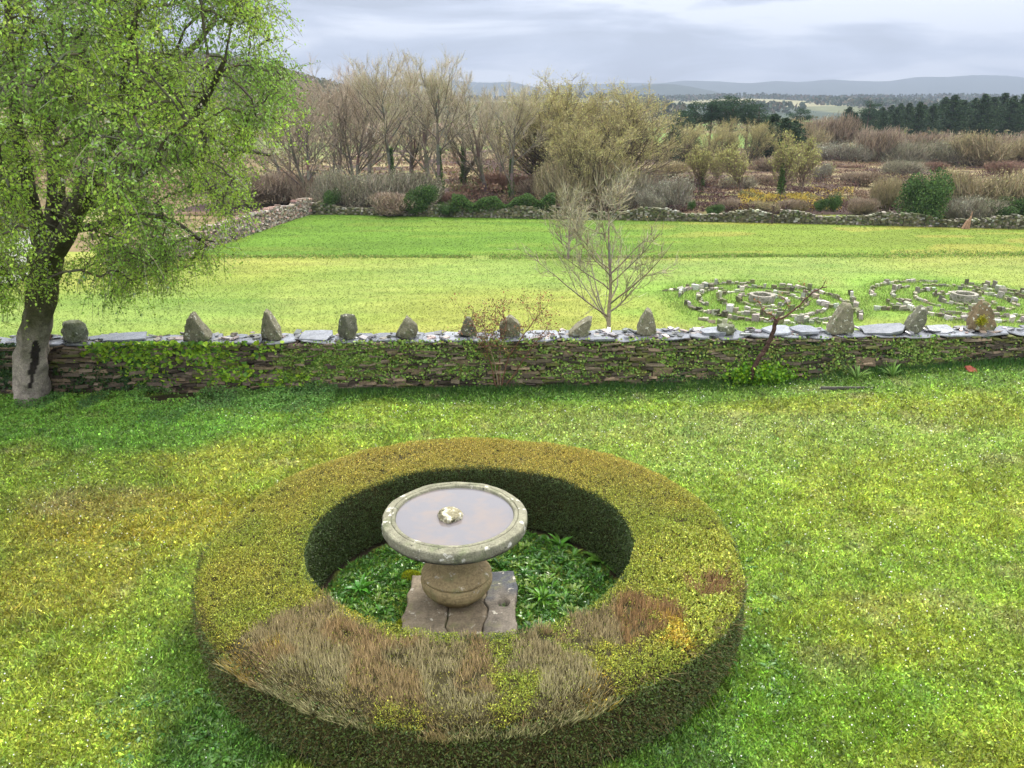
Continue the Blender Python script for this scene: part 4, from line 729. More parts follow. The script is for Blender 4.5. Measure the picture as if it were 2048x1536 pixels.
for (k_, px, yt, Y, iv, lab) in [
 ('pink', 555, 165, 84, 0, 'brownish bare tree at the left end of the row beside the green tree'), ('pink', 600, 150, 78, 0, 'reddish brown bare tree standing over the corner where the side wall ends'),
 ('pink', 645, 140, 86, 0, 'pinkish bare tree second right of the field corner'), ('pink', 690, 128, 82, 0, 'dense brown bare tree left of the first tall poplar'), ('tan', 722, 130, 96, 0, 'thin bare poplar standing back between brown and grey trees'),
 ('tan', 772, 112, 80, 1, 'tall bare poplar with an ivy wrapped lower trunk above the grey thicket'), ('tan', 812, 122, 96, 0, 'slim bare poplar right behind the ivy trunked one'), ('tan', 850, 114, 92, 0, 'tallest straight bare poplar in the middle of the row'),
 ('tan', 872, 112, 80, 1, 'tall bare poplar with the thickest ivy sleeve above the dark round shrub'), ('tan', 922, 150, 88, 1, 'bare poplar with ivy at its foot left of a gap in the row'), ('tan', 972, 158, 84, 0, 'bare poplar with a clean trunk over red-brown scrub'),
 ('tan', 1022, 172, 79, 1, 'V-shaped bare poplar with two trunks behind the ivy topped wall'), ('tan', 1000, 180, 100, 0, 'smaller bare poplar standing behind the V-shaped one'), ('olive', 1075, 190, 90, 0, 'yellowish budding tree at the left edge of the big willow mass'),
 ('olive', 1120, 178, 84, 0, 'budding willow left of the tallest one, behind the bare field trees'), ('olive', 1175, 152, 86, 0, 'tallest budding willow of the yellow-brown mass'), ('olive', 1225, 172, 82, 0, 'broad budding willow right of the tallest, leaning right'),
 ('olive', 1262, 200, 86, 0, 'budding willow on the right slope of the yellow-brown mass'), ('olive', 1195, 235, 76, 0, 'low budding willow in front of the yellow-brown mass'), ('olive', 1130, 255, 75, 0, 'low budding willow just above the ivy topped wall')]:
    put_tree(k_, px, yt - 8, Y, lab, G1, iv, wide={'tan': 1.2, 'pink': 1.15, 'olive': 1.5}[k_])
G2 = 'young budding trees on the heath'
for (px, yt, Y, lab) in [(1410, 288, 90, 'small pale budding tree at the left of the heath'), (1442, 296, 96, 'small round headed budding tree behind the pale one on the heath'), (1500, 285, 84, 'leaning pink stemmed budding tree on the heath left of the gorse'), (1575, 262, 82, 'tallest leaning budding tree above the yellow gorse'), (1612, 275, 83, 'budding tree leaning right, right of the tallest on the heath'), (1660, 325, 105, 'tiny pale budding tree at the heath centre')]:
    put_tree('young', px, yt, Y, lab, G2, px in (1410, 1575))
# two bare trees standing in the field
def field_tree(px, pyb, ytop, seed, w_, lab, Yt=None):
    Yf = gp(px, pyb, -4)[1] if Yt is None else Yt; p = at(px, ytop, Yf); Ht = p[2] + 4; tm, wm = bare('field_tree', seed, Ht, dict(OPEN, tup=.3, ang=(60, 38, 32), up=(.05, .07, .08, .05)), (.19, .165, .12), [(.26, .23, .15), (.32, .29, .19), (.38, .36, .25)], 900, .5, .085, (260, .05, [(.3, .22, .1), (.3, .32, .1)]), twr=.0085)
    v = np.zeros(len(wm.vertices) * 3, np.float32); wm.vertices.foreach_get('co', v); h0 = np.percentile(v[2::3], 99.8); hw = np.percentile(np.abs(v[0::3]), 98); o = empty('bare_field_tree', (p[0], Yf, -4), lab, 'tree', 'bare trees in the mown field'); s = Ht / h0; sw = w_ / hw; o.scale = (sw, sw, s); link('trunk', tm, M_bark, o); link('crown', wm, M_twig, o)
field_tree(1232, 668, 335, 411, 2.9, 'larger bare tree growing just beyond the slate wall', 31.5); field_tree(1140, 518, 365, 423, 2.0, 'smaller bare tree on the bank between field and meadow')
# ------------------------------------------------------------------ shrubs and evergreens beyond the wall
def bushm(name, seed, w_, h_, nl, ls, cols, ntw, twc, lumps=9, twl=.5, shell=.45):
    rg = np.random.default_rng(seed); mb = MB(); L_ = [(np.array([rg.uniform(-.33, .33) * w_, rg.uniform(-.33, .33) * w_ * .8, rg.uniform(.25, .72) * h_]), rg.uniform(.2, .36)) for _ in range(lumps)]
    def samp(n_):
        i_ = rg.integers(0, lumps, n_); c = np.array([l_[0] for l_ in L_])[i_]; r = np.array([l_[1] for l_ in L_])[i_][:, None]; d = nrm(rg.normal(size=(n_, 3))); q = c + d * r * (rg.random((n_, 1)) ** shell) * [w_, w_ * .8, h_ * 1.0]; q[:, 2] = np.abs(q[:, 2]) ; return q
    if ntw:
        e_ = samp(ntw); s = e_ * [.78, .78, .72] + rg.normal(0, .05 * w_, (ntw, 3)) * [1, 1, .3]; s[:, 2] = np.maximum(s[:, 2], 0); e_ = s + nrm(e_ - s + rg.normal(0, .1, (ntw, 3)) + [0, 0, .12]) * rg.uniform(.5, 1.3, (ntw, 1)) * twl; prisms(mb, s, e_, .014, .007, mixc(twc, ntw, None, .22, rg))
    for _ in range(14): q = samp(1)[0]; prisms(mb, [[q[0] * .2, q[1] * .2, 0]], [q * [.8, .8, .85]], .04, .015, twc[0] if ntw else (.07, .06, .04))
    if nl: q = samp(nl); leaves(mb, q, ls, mixc(cols, nl, None, .28, rg) , asp=.65, rg=rg, up=.2)
    return mb.mesh(name)
GRN = [(.055, .10, .03), (.085, .15, .04), (.045, .085, .03)]
BV = {'grey': [bushm('b', 501 + i_, 4, 3, 2500, .09, [(.20, .20, .13), (.26, .26, .18), (.12, .14, .06)], 6000, [(.28, .26, .18), (.38, .35, .26), (.2, .18, .13)]) for i_ in range(3)],
      'brown': [bushm('b', 511 + i_, 4, 3, 0, .1, GRN, 7500, [(.31, .25, .18), (.36, .29, .21), (.24, .19, .14)]) for i_ in range(2)],
      'tan': [bushm('b', 521 + i_, 4, 3, 2200, .08, [(.30, .27, .13), (.24, .21, .11)], 7000, [(.34, .29, .17), (.40, .34, .21), (.26, .22, .14)]) for i_ in range(3)],
      'dark': [bushm('b', 531 + i_, 4, 3.6, 9000, .15, GRN, 0, [(.1, .1, .1)], 10) for i_ in range(3)],
      'lichen': [bushm('b', 541 + i_, 4, 3, 3800, .08, [(.36, .37, .30), (.30, .30, .22), (.2, .22, .13)], 5000, [(.22, .19, .14), (.3, .28, .22)]) for i_ in range(2)],
      'red': [bushm('b', 551, 4, 2, 1200, .08, [(.22, .13, .09), (.2, .14, .09)], 5000, [(.24, .15, .11), (.2, .13, .1)])]}
nb_ = 0
def put_bush(kind, px, yb, yt, wpx, Y, lab, group='shrubs beyond the field', cat='shrub'):
    global nb_
    a_ = at(px, yb, Y); b_ = at(px, yt, Y); s = (Y * cP + 9 * sP) / F; W = wpx * s; H_ = max(b_[2] - max(a_[2], -4.05), .4); me = BV[kind][nb_ % len(BV[kind])]; nb_ += 1; nm = {'grey': 'lichen_grey_shrub', 'brown': 'brown_thicket', 'tan': 'tan_shrub', 'dark': 'evergreen_shrub', 'lichen': 'pale_shrub', 'red': 'red_bramble'}[kind]
    gz = -4.0 if a_[2] < -4.02 else a_[2]; o = link(nm, me, M_far, None, (a_[0], Y, gz)); v = np.array([p_.co for p_ in me.vertices]) if False else None
    v = np.zeros(len(me.vertices) * 3, np.float32); me.vertices.foreach_get('co', v); o.scale = (W / (2 * np.percentile(np.abs(v[0::3]), 98.5)),) * 2 + (H_ / np.percentile(v[2::3], 98.5),); o.rotation_euler[2] = nb_ * 2.1; tag(o, lab, cat, group)
for b_ in [
 ('grey', 680, 425, 345, 110, 75, 'grey olive thicket nearest the field corner at left'), ('grey', 745, 425, 350, 120, 76, 'grey-green thicket second from the field corner'), ('grey', 815, 425, 345, 125, 77, 'pale twiggy thicket between the two dark shrubs'), ('brown', 800, 428, 388, 130, 72.5, 'low brown bramble bank left of the dark round shrub'),
 ('dark', 662, 422, 382, 40, 72.5, 'small dark ivy bush right at the field corner'), ('dark', 842, 432, 374, 62, 70.5, 'dark round evergreen shrub at the meadow edge'), ('dark', 898, 432, 405, 42, 70, 'low glossy shrub just right of the dark round one'),
 ('brown', 550, 425, 350, 130, 80, 'brown thicket behind the side wall'), ('brown', 470, 440, 350, 150, 78, 'brown thicket mostly hidden by the green tree'), ('brown', 620, 420, 355, 80, 79, 'brown thicket rising behind the wall corner'),
 ('red', 950, 405, 370, 90, 86, 'red-brown scrub under the poplars left of the clean trunk'), ('red', 1010, 405, 350, 110, 92, 'red-brown scrub behind the V-shaped poplar'), ('red', 905, 412, 385, 60, 78, 'russet scrub beside the low glossy shrub'), ('brown', 1090, 415, 350, 120, 84, 'brown scrub left of the willow mass foot'),
 ('tan', 1130, 430, 330, 110, 74, 'tan shrub behind the smaller bare field tree'), ('tan', 1200, 432, 320, 120, 76, 'tan shrub behind the larger bare field tree'), ('grey', 1255, 425, 350, 100, 74, 'grey shrub right of the larger bare field tree'),
 ('lichen', 1340, 425, 358, 90, 74, 'shrub with white lichen right behind the far wall'), ('lichen', 1300, 428, 385, 60, 71, 'small white flecked shrub against the far wall'), ('brown', 1285, 420, 345, 90, 82, 'brown shrub between willows and white flecked shrubs'), ('dark', 1428, 438, 412, 34, 69.5, 'small round evergreen on the far wall'), ('dark', 1384, 420, 402, 16, 71, 'tiny dark bush beside the white flecked shrub'),
 ('dark', 1838, 450, 352, 112, 66.5, 'big dark green domed evergreen at the right of the meadow'), ('dark', 1640, 424, 400, 26, 71, 'small dark bush on the left of a pair by the gorse'), ('dark', 1667, 424, 390, 30, 70.5, 'small dark bush on the right of a pair by the gorse'),
 ('tan', 1768, 430, 358, 70, 72, 'rounded tan bush left of the domed evergreen'), ('tan', 1915, 445, 345, 130, 70, 'tan bush directly right of the domed evergreen'), ('tan', 1985, 450, 352, 130, 69, 'tan bush second right of the domed evergreen'), ('tan', 2060, 450, 345, 130, 70, 'tan bush at the right edge of view'),
 ('lichen', 1925, 448, 398, 80, 66.5, 'white flecked low shrub right of the domed evergreen'), ('dark', 1995, 450, 402, 80, 66, 'dark low shrub near the right edge of the meadow'), ('dark', 2050, 452, 398, 70, 65.5, 'dark low shrub at the right end of the far wall'), ('grey', 1960, 455, 400, 90, 66.2, 'grey low shrub at the foot of the tan bushes')]:
    put_bush(*b_)
# band of scrub across the back of the heath
for b_ in [('brown', 1120, 425, 385, 70, 76, 'brown heath bush left of the white flecked shrubs'), ('brown', 1455, 432, 400, 60, 74, 'low brown heath bush beside the small round evergreen'), ('tan', 1530, 434, 405, 70, 73, 'fawn heath bush below the leaning pink stemmed tree'),
  ('brown', 1590, 434, 402, 70, 72.5, 'brown heath bush in front of the gorse'), ('brown', 1720, 436, 400, 70, 71, 'dark tan heath bush right of the dark pair'), ('grey', 1470, 385, 355, 70, 95, 'grey heath bush behind the pale budding trees'), ('brown', 1540, 380, 350, 90, 100, 'brown mound in the middle of the heath'),
  ('lichen', 1640, 365, 328, 50, 104, 'pale round bush at the back of the gorse'), ('brown', 1385, 380, 350, 80, 98, 'russet mound at the left of the heath'), ('brown', 1730, 372, 345, 90, 98, 'brown mound right of the gorse'), ('tan', 1340, 360, 325, 80, 110, 'fawn bush at the far left of the heath'), ('grey', 1800, 352, 322, 80, 108, 'grey mound behind the domed evergreen'),
  ('brown', 1450, 350, 322, 80, 118, 'brown thicket at the foot of the central pines'), ('brown', 1540, 345, 315, 100, 122, 'brown thicket at the foot of the dark conifers')]: put_bush(*b_, group='bushes scattered over the heath')
G3 = 'rounded scrub trees behind the heath'
for i_, (k_, px, yb, yt, wp, Y, lab) in enumerate([('lichen', 1650, 335, 290, 90, 135, 'pale grey scrub tree at the left end of the back row'), ('lichen', 1700, 335, 288, 90, 132, 'silvery scrub tree second in the back row'), ('brown', 1745, 340, 262, 110, 134, 'tallest brown scrub tree left in the back row'), ('grey', 1800, 335, 285, 90, 130, 'grey scrub tree in the middle of the back row'),
  ('brown', 1850, 335, 270, 120, 138, 'pinkish brown scrub tree above the domed evergreen'), ('grey', 1895, 338, 285, 100, 130, 'grey-green scrub tree right of the pinkish one'), ('tan', 1960, 345, 270, 130, 128, 'large pale dome of scrub right in the back row'), ('brown', 2030, 345, 272, 130, 134, 'brown scrub tree at the right edge of the back row'), ('tan', 2080, 345, 270, 120, 125, 'tan scrub tree cut by the right edge'),
  ('red', 1690, 345, 330, 70, 122, 'dull red bramble patch at the back of the heath'), ('red', 1860, 345, 325, 60, 118, 'dull red bramble right of the heath centre'), ('red', 2010, 360, 325, 80, 112, 'bright red-brown bramble near the right edge'), ('tan', 1600, 335, 245, 110, 165, 'tall fawn thicket between the dark conifer and pines'), ('brown', 1660, 325, 238, 120, 172, 'fawn brown thicket left of the pine plantation')]):
    put_bush(k_, px, yb, yt, wp, Y, lab, G3)
# ivy on top of the far wall, gorse, heather
m = MB(); r_ = np.random.default_rng(221); n = 15000; px = r_.uniform(905, 1110, n); p = np.array([at(x, 431, 70.0) for x in px]); hgt = (.5 + 1.3 * vn(px, px * 0, 22, 2)); q = np.stack([p[:, 0], 69.9 + r_.uniform(-.6, .8, n), -3.45 + hgt * r_.random(n) ** .7], 1); leaves(m, q, .13, mixc(GRN + [(.07, .13, .03)], n, None, .3, r_)); tag(m.build('wall_ivy', M_far), 'dark ivy heaped along the far stone wall left of the field trees', 'ivy')
m = MB(); n = 26000; px = r_.uniform(1475, 1705, n); Y = r_.uniform(74, 88, n); X = (px - 1024) / F * (Y * cP + 9.3 * sP); k = (vn(X, Y, 3.2, 231) + .4 * vn(X, Y, .8, 232)) > .74; X, Y = X[k], Y[k]; Z = -3.95 + (.35 + .8 * vn(X, Y, 1.6, 233)) * r_.random(len(X)) ** .5
cc = np.where((vn(X, Y, 1.7, 234) > .42)[:, None], [[.42, .33, .07]], [[.2, .19, .08]]); leaves(m, np.stack([X, Y, Z], 1), .16, jcol(cc, len(X), .25, .06, r_), rg=r_); tag(m.build('gorse', M_far), 'yellow flowering gorse patch on the heath', 'gorse', kind='stuff')
m = MB(); n = 80000; Y = 72 + 70 * r_.random(n) ** 1.4; X = r_.uniform(-.08, .75, n) * Y; a_ = vn(X * .6, Y, 4.2, 31); k = (a_ > .42) | (r_.random(n) < .25); X, Y, a_ = X[k], Y[k], a_[k]; zb = -3.985 + .9 * sst(75, 150, Y) * vn(X, Y, 12, 33) + sst(85, 160, Y) * .5
Z = zb + (.3 + 1.3 * vn(X, Y, 2.2, 242) * (a_ > .46)) * r_.random(len(X)) ** .6; cc = np.where((vn(X, Y, 2.5, 243) > .5)[:, None], [[.09, .055, .05]], [[.15, .105, .07]]); leaves(m, np.stack([X, Y, Z], 1), .2, jcol(cc, len(X), .25, .08, r_), rg=r_, up=.3); tag(m.build('heather', M_far), 'purple-brown heather tussocks over the heath', 'heather', kind='stuff')
m = MB(); n = 34000; Y = 82 + 190 * r_.random(n) ** 1.3; X = r_.uniform(-.75, .12, n) * Y; k = vn(X, Y, 9, 251) > .34; X, Y = X[k], Y[k]; Z = far_z(X, Y) + (.5 + 2.6 * vn(X, Y, 7, 252)) * r_.random(len(X)) ** .7; cc = np.array([(.17, .12, .08), (.15, .14, .07), (.22, .15, .10), (.12, .13, .06)])[(vn(X, Y, 11, 253) * 3.99).astype(int)]; leaves(m, np.stack([X, Y, Z], 1), .2 + Y * .0022, jcol(cc, len(X), .25, .07, r_), rg=r_); tag(m.build('undergrowth', M_far), 'tangled undergrowth behind the bare poplars', 'undergrowth', kind='stuff')
# ------------------------------------------------------------------ conifers
def conifer(seed, Hc, style):
    rg = np.random.default_rng(seed); t_ = MB(); tube(t_, [(0, 0, -.3), (rg.normal(0, .15), 0, Hc * .5), (0, 0, Hc * .97)], [.2, .14, .03], (.09, .065, .05), 6); c_ = MB()
    if style == 'spire':
        nl = 26
        for i_ in range(nl):
            f = i_ / (nl - 1); z = Hc * (.12 + .86 * f); R_ = (1 - f) ** .62 * Hc * .30 * rg.uniform(.75, 1.25) + .2
            for _ in range(9):
                a_ = rg.uniform(0, 6.3); r = R_ * rg.uniform(.6, 1.1); e_ = np.array([math.cos(a_) * r, math.sin(a_) * r, z + r * rg.uniform(-.15, .3)]); n_ = int(14 + 10 * (1 - f)); u = rg.random((n_, 1)); q = np.array([0, 0, z]) * (1 - u) + e_ * u + rg.normal(0, .16, (n_, 3)); leaves(c_, q, .5, mixc([(.025, .05, .025), (.035, .065, .03), (.05, .08, .035)], n_, None, .25, rg), asp=.4, rg=rg)
    else:
        for _ in range(20):
            f = rg.uniform(.5, 1); a_ = rg.uniform(0, 6.3); r = rg.uniform(0, 1) * Hc * .24 * (1.25 - f * .5); e_ = np.array([math.cos(a_) * r, math.sin(a_) * r, Hc * f]); prisms(t_, [[0, 0, Hc * (f - .12)]], [e_], .06, .03, (.09, .065, .05)); n_ = 150; q = e_ + rg.normal(0, 1, (n_, 3)) * [.55, .55, .32]; leaves(c_, q, .34, mixc([(.025, .055, .03), (.04, .075, .035)], n_, None, .25, rg), asp=.4, rg=rg)
    return t_.mesh('trunk', True), c_.mesh('crown')
SP = [conifer(600 + i_, 12, 'spire') for i_ in range(4)]; UM = [conifer(610 + i_, 12, 'umb') for i_ in range(3)]; ncf = 0
def put_con(styl, px, yt, Y, lab, group, wide=1.0):
    global ncf
    p = at(px, yt, Y); L_ = SP if styl == 'spire' else UM; tm, cm_ = L_[ncf % len(L_)]; o = empty('pine_tree', (p[0], Y, -4), lab, 'pine', group, ncf * 1.7); s = (p[2] + 4) / 12.1; o.scale = (s * wide, s * wide, s); link('trunk', tm, M_bark, o); link('crown', cm_, M_far, o); ncf += 1
tops = [(1690, 232), (1712, 225), (1742, 203), (1770, 224), (1795, 214), (1820, 206), (1842, 204), (1868, 210), (1892, 194), (1912, 190), (1930, 200), (1952, 196), (1972, 188), (1990, 194), (2012, 186), (2030, 192), (2052, 188), (2075, 192)]
for i_, (px, yt) in enumerate(tops):
    onm = ['first', 'second', 'third', 'fourth', 'fifth', 'sixth', 'seventh', 'eighth', 'ninth', 'tenth', 'eleventh', 'twelfth', 'thirteenth', 'fourteenth', 'fifteenth', 'sixteenth', 'seventeenth', 'last']; lab = {1742: 'lone round topped pine poking above the left of the plantation', 1912: 'spiky pine with the sharpest top in the middle of the plantation'}.get(px, f'dark conifer, {onm[i_]} from the left in the front row of the pine plantation')
    put_con('umb' if px == 1742 else 'spire', px, yt, 215 + 12 * ((i_ * 7) % 3), lab, 'pines of the plantation at right', 1.45)
for i_ in range(20):
    put_con('spire', 1700 + i_ * 20 + (i_ * 37 % 13), 214 - min(i_, 9) * 1.6 + (i_ * 31 % 11), 252 + (i_ * 17 % 25), 'dark conifer in the back rows of the pine plantation at right', 'pines of the plantation at right', 1.6)
for (px, yt, Y, st_y, lab) in [(1362, 222, 165, 'umb', 'leftmost round headed pine behind the willow mass'), (1392, 205, 172, 'umb', 'bushy pine second from the left in the central clump'), (1425, 200, 170, 'umb', 'pine with layered crown in the central clump'), (1452, 194, 175, 'umb', 'tallest layered pine of the central clump'), (1470, 197, 168, 'umb', 'pine just right of the tallest in the central clump'), (1500, 204, 172, 'umb', 'round pine right in the central clump'), (1520, 210, 166, 'umb', 'rightmost pine of the central clump'), (1602, 218, 200, 'umb', 'distant lone pine top above the fawn thicket'),
   (1350, 255, 135, 'spire', 'dark lower conifer at the left foot of the central clump'), (1385, 262, 130, 'spire', 'dark conifer under the second pine of the clump'), (1550, 228, 140, 'spire', 'dense dark conifer right of the central clump'), (1572, 236, 136, 'spire', 'dark conifer behind the leaning heath trees'), (1592, 242, 138, 'spire', 'lower dark conifer at the right of the dense group'), (1535, 240, 134, 'spire', 'dark conifer between clump and dense group')]:
    put_con(st_y, px, yt, Y, lab, 'pines behind the heath', 1.5 if st_y == 'umb' else 2.0)
G4 = 'budding trees in front of the central pines'
for (px, yt, Y, lab) in [(1375, 238, 128, 'olive budding tree at the left of the pine clump'), (1420, 240, 122, 'olive budding tree below the middle pines'), (1470, 228, 124, 'brightest yellow-green budding tree before the pines'), (1510, 232, 126, 'yellow-green budding tree at the right of the pine clump'), (1325, 262, 120, 'faint budding tree between willow mass and pines')]:
    put_tree('olive', px, yt + 8, Y, lab, G4, wide=1.15)
# far woods
m = MB(); r_ = np.random.default_rng(261); n = 42000
X = r_.normal(-150, 75, n); Y = r_.uniform(300, 520, n); q = np.stack([X, Y, far_z(X, Y) + r_.uniform(1, 9, n)], 1); leaves(m, q, 1.5, mixc([(.10, .12, .08), (.19, .17, .13), (.15, .15, .10)], n, None, .25, r_))  # leaf colours greyed and paled, distance haze put into the colour
tag(m.build('hill_wood', M_far), 'wooded hill rising behind the left bare trees', 'wood', kind='stuff')
m = MB(); n = 60000; Y = r_.uniform(650, 2300, n); X = r_.uniform(-.75, .78, n) * Y; d = vn(X * .7, Y * .28, 75, 271); k = (d > .60) | ((Y > 1750) & (Y < 2150) & (vn(X, Y * .5, 70, 272) > .25)); X, Y = X[k], Y[k]; q = np.stack([X, Y, far_z(X, Y) + r_.uniform(0, 11, len(X))], 1); leaves(m, q, 7, mixc([(.035, .055, .035), (.05, .07, .04), (.10, .09, .06)], len(X), (4, 3, 2), .2, r_), up=.3, asp=.8)
tag(m.build('far_woods', M_far), 'distant woods and tree lines on the valley side', 'wood', kind='stuff')
m = MB(); n = 16000; Y = r_.uniform(180, 560, n); X = r_.uniform(-.3, .72, n) * Y; k = vn(X, Y, 26, 281) > .5; X, Y = X[k], Y[k]; q = np.stack([X, Y, far_z(X, Y) + r_.uniform(0, 4, len(X))], 1); leaves(m, q, 1.4, mixc([(.16, .12, .08), (.12, .13, .06), (.2, .17, .1)], len(X), None, .2, r_)); tag(m.build('scrubland', M_far), 'brown and olive scrub of the middle distance', 'scrub', kind='stuff')
# ------------------------------------------------------------------ far stone walls
def dry_wall(name, pts, H_, T_, lab, seed, cols, hvar=.25, cl=.34):
    rg = np.random.default_rng(seed); mb = MB(); C_, S_, Rz, K_ = [], [], [], []; pts = np.array(pts, float)
    for a_, b_ in zip(pts[:-1], pts[1:]):
        L_ = np.linalg.norm(b_ - a_); u = (b_ - a_) / L_; nn = np.array([-u[1], u[0]]); s = 0; an_ = math.atan2(u[1], u[0])
        while s < L_:
            w_ = rg.uniform(.6, 1.2) * cl; p = a_ + u * s; top = H_ * (1 + hvar * (vn(s + seed * 7, 0, 2.5, seed) - .5) * 2) ; z = -4.1
            while z < -4 + top:
                h_ = rg.uniform(.07, .18); o_ = rg.normal(0, .035); C_.append((p[0] + nn[0] * o_, p[1] + nn[1] * o_, z + h_ / 2)); S_.append((w_ * 1.02, T_ * rg.uniform(.85, 1.1), h_ * .95)); Rz.append(an_ + rg.normal(0, .05)); K_.append(cols[rg.integers(len(cols))]); z += h_
            s += w_ * .98
    boxes(mb, np.array(C_), np.array(S_), np.array(Rz), jcol(np.array(K_), len(K_), .2, .05, rg), .08, .04, rg); o = mb.build(name, M_slate); return tag(o, lab, 'wall')
P2 = lambda x, y: gp(x, y, -4)[:2]
STC = [(.26, .22, .18), (.34, .30, .26), (.18, .16, .13), (.28, .19, .15)]; MSC = [(.11, .105, .05), (.14, .13, .09), (.07, .07, .04), (.22, .21, .17), (.09, .105, .04), (.08, .08, .04)]
dry_wall('side_wall', [P2(230, 560), P2(410, 500), P2(500, 468), P2(590, 437), P2(622, 428)], 1.35, .5, 'pale rubble wall running back along the left side of the meadow', 61, STC, .12)
dry_wall('far_wall', [P2(622, 428), P2(860, 433), P2(1100, 438), P2(1300, 441), P2(1560, 446), P2(1800, 452), P2(2048, 458), P2(2300, 466)], .85, .5, 'low mossy rubble wall closing the far edge of the meadow', 62, MSC, .35, .22)
m = MB(); n = 16000; r_ = np.random.default_rng(301); a_ = r_.uniform(0, 6.3, n); q = np.sqrt(r_.random(n)) * 5.2; cx_ = np.where(r_.random(n) < .5, gp(1523, 603, -4)[0], gp(1927, 601, -4)[0]); X = cx_ + q * np.cos(a_); Y = 38.3 + q * np.sin(a_); h_ = .05 + .16 * vn(X, Y, .7, 302)
blades(m, np.stack([X, Y, np.full(n, -4.0)], 1), np.stack([r_.normal(0, .4, n), r_.normal(0, .4, n), np.ones(n)], 1) * h_[:, None], .014, mixc([(.13, .24, .04), (.18, .29, .05), (.22, .25, .08)], n, None, .2, r_)); tag(m.build('long_grass', M_leaf), 'longer green grass growing between the stones of the circles', 'grass', kind='stuff')
r_ = np.random.default_rng(303)
# low grassy bank between field and meadow
m = MB(); n = 15000; X = r_.uniform(-21, 50, n); X = X[vn(X, X * 0, 2.3, 295) > .12]; n = len(X); w_ = .2 + .35 * vn(X, X * 0, 4, 291) + .5 * sst(12, 22, X) * vn(X, X * 0, 3, 294); Y = 50.4 + .03 * np.maximum(X - 8, 0) + r_.normal(0, 1, n) * w_ * .8 + .3 * (vn(X, X * 0, 8, 292) - .5); h_ = (.04 + .14 * vn(X, Y, 1.3, 293) * (1 + .5 * sst(12, 22, X)))
leaves(m, np.stack([X, Y, -3.99 + h_ * r_.random(n)], 1), .13, mixc([(.14, .26, .05), (.2, .29, .06), (.26, .26, .1), (.12, .22, .05)], n, None, .25, r_), up=.5, asp=.4, rg=r_); tag(m.build('bank_grass', M_far), 'rough tufted grass line dividing the mown field from the meadow', 'grass', kind='stuff')
m = MB(); n = 150000; Y = 24 * (72 / 24.) ** r_.random(n); X = r_.uniform(-.72, .74, n) * Y; k = (Y < 50) | (X > -21); X, Y = X[k], Y[k]; cc = np.where((Y < 50.4)[:, None], col_field(X, Y), col_mead(X, Y)) * np.exp(r_.normal(0, .22, (len(X), 1))); h_ = .035 + .03 * r_.random(len(X)) + .06 * (np.minimum(np.hypot((X - 12.7) / 6, (Y - 38) / 5), np.hypot((X - 23) / 6, (Y - 38.5) / 5)) < 1)
leaves(m, np.stack([X, Y, -3.99 + h_ * r_.random(len(X))], 1), .05 + .0012 * Y, cc, up=.8, asp=.3, rg=r_); tag(m.build('field_grass', M_leaf), 'short cut grass of the field and meadow', 'grass', kind='stuff')
# ------------------------------------------------------------------ stone circles in the field
def arc_wall(cx, cy, r, a0, a1, lab, seed, h_=.19, group='low curved stone walls of the circles'):
    rg = np.random.default_rng(seed); mb = MB(); a_ = R(a0); C_, S_, Rz = [], [], []
    while a_ < R(a1):
        w_ = rg.uniform(.12, .30); hh_ = h_ * rg.choice([.5, .8, 1.0, 1.6], p=[.25, .35, .25, .15]) * rg.uniform(.8, 1.2); rr = r + rg.normal(0, .04)
        if True: C_.append((cx + rr * math.cos(a_), cy + rr * math.sin(a_), -4 + hh_ / 2 - .02)); S_.append((w_ * 1.12, rg.uniform(.08, .2), hh_ * rg.uniform(.6, 1.5))); Rz.append(a_ + math.pi / 2 + rg.normal(0, .12))
        a_ += w_ / r
    boxes(mb, np.array(C_), np.array(S_), np.array(Rz), mixc([(.26, .245, .2), (.17, .16, .12), (.36, .34, .29), (.11, .10, .06), (.14, .15, .07)], len(C_), None, .2, rg), .07, .07, rg); o = mb.build('stone_arc', M_slate); return tag(o, lab, 'stone wall', group)
rw = ['innermost', 'second', 'third', 'outermost']
for ci_, (c, nm) in enumerate(((P2(1523, 603), 'left'), (P2(1927, 601), 'right'))):
    sp_ = [(1.25, [(20, 150), (185, 345)]), (2.15, [(-30, 70), (100, 215), (235, 310)]), (3.15, [(10, 95), (115, 200), (225, 335)]), (4.1, [(-15, 60), (80, 170), (190, 262), (275, 335)])]
    sec = {0: 'back', 1: 'left', 2: 'front', 3: 'right front'}
    for ri, (r, arcs) in enumerate(sp_):
        for ai, (a0, a1) in enumerate(arcs):
            mid = ((a0 + a1) / 2) % 360; where = 'back' if 45 <= mid < 135 else 'left side' if mid < 225 and mid >= 135 else 'front' if 225 <= mid < 300 else 'right front' if 300 <= mid < 345 else 'right side' if mid >= 345 or mid < 20 else 'right back'
            arc_wall(c[0], c[1], r * (1.06 if ci_ else 1), a0, a1, f'{rw[ri]} ring, {where} arc, of the {nm} stone circle in the field', 700 + ci_ * 50 + ri * 7 + ai)
    mb = MB(); na = 40
    prof_ = [(.62, -.05), (.64, .34), (.60, .38), (.47, .37), (.44, .33), (.43, -.02), (.05, -.02)]; V, Fc = lathe(prof_, 40, ci_ * 5, .05, 5); o = link('stone_well_ring', mesh('stone_well_ring', V, Fc, (.24, .225, .19), True), M_rock, None, (c[0], c[1], -4)); tag(o, f'round stone ring at the centre of the {nm} stone circle', 'stone ring', 'stone rings at the circle centres')
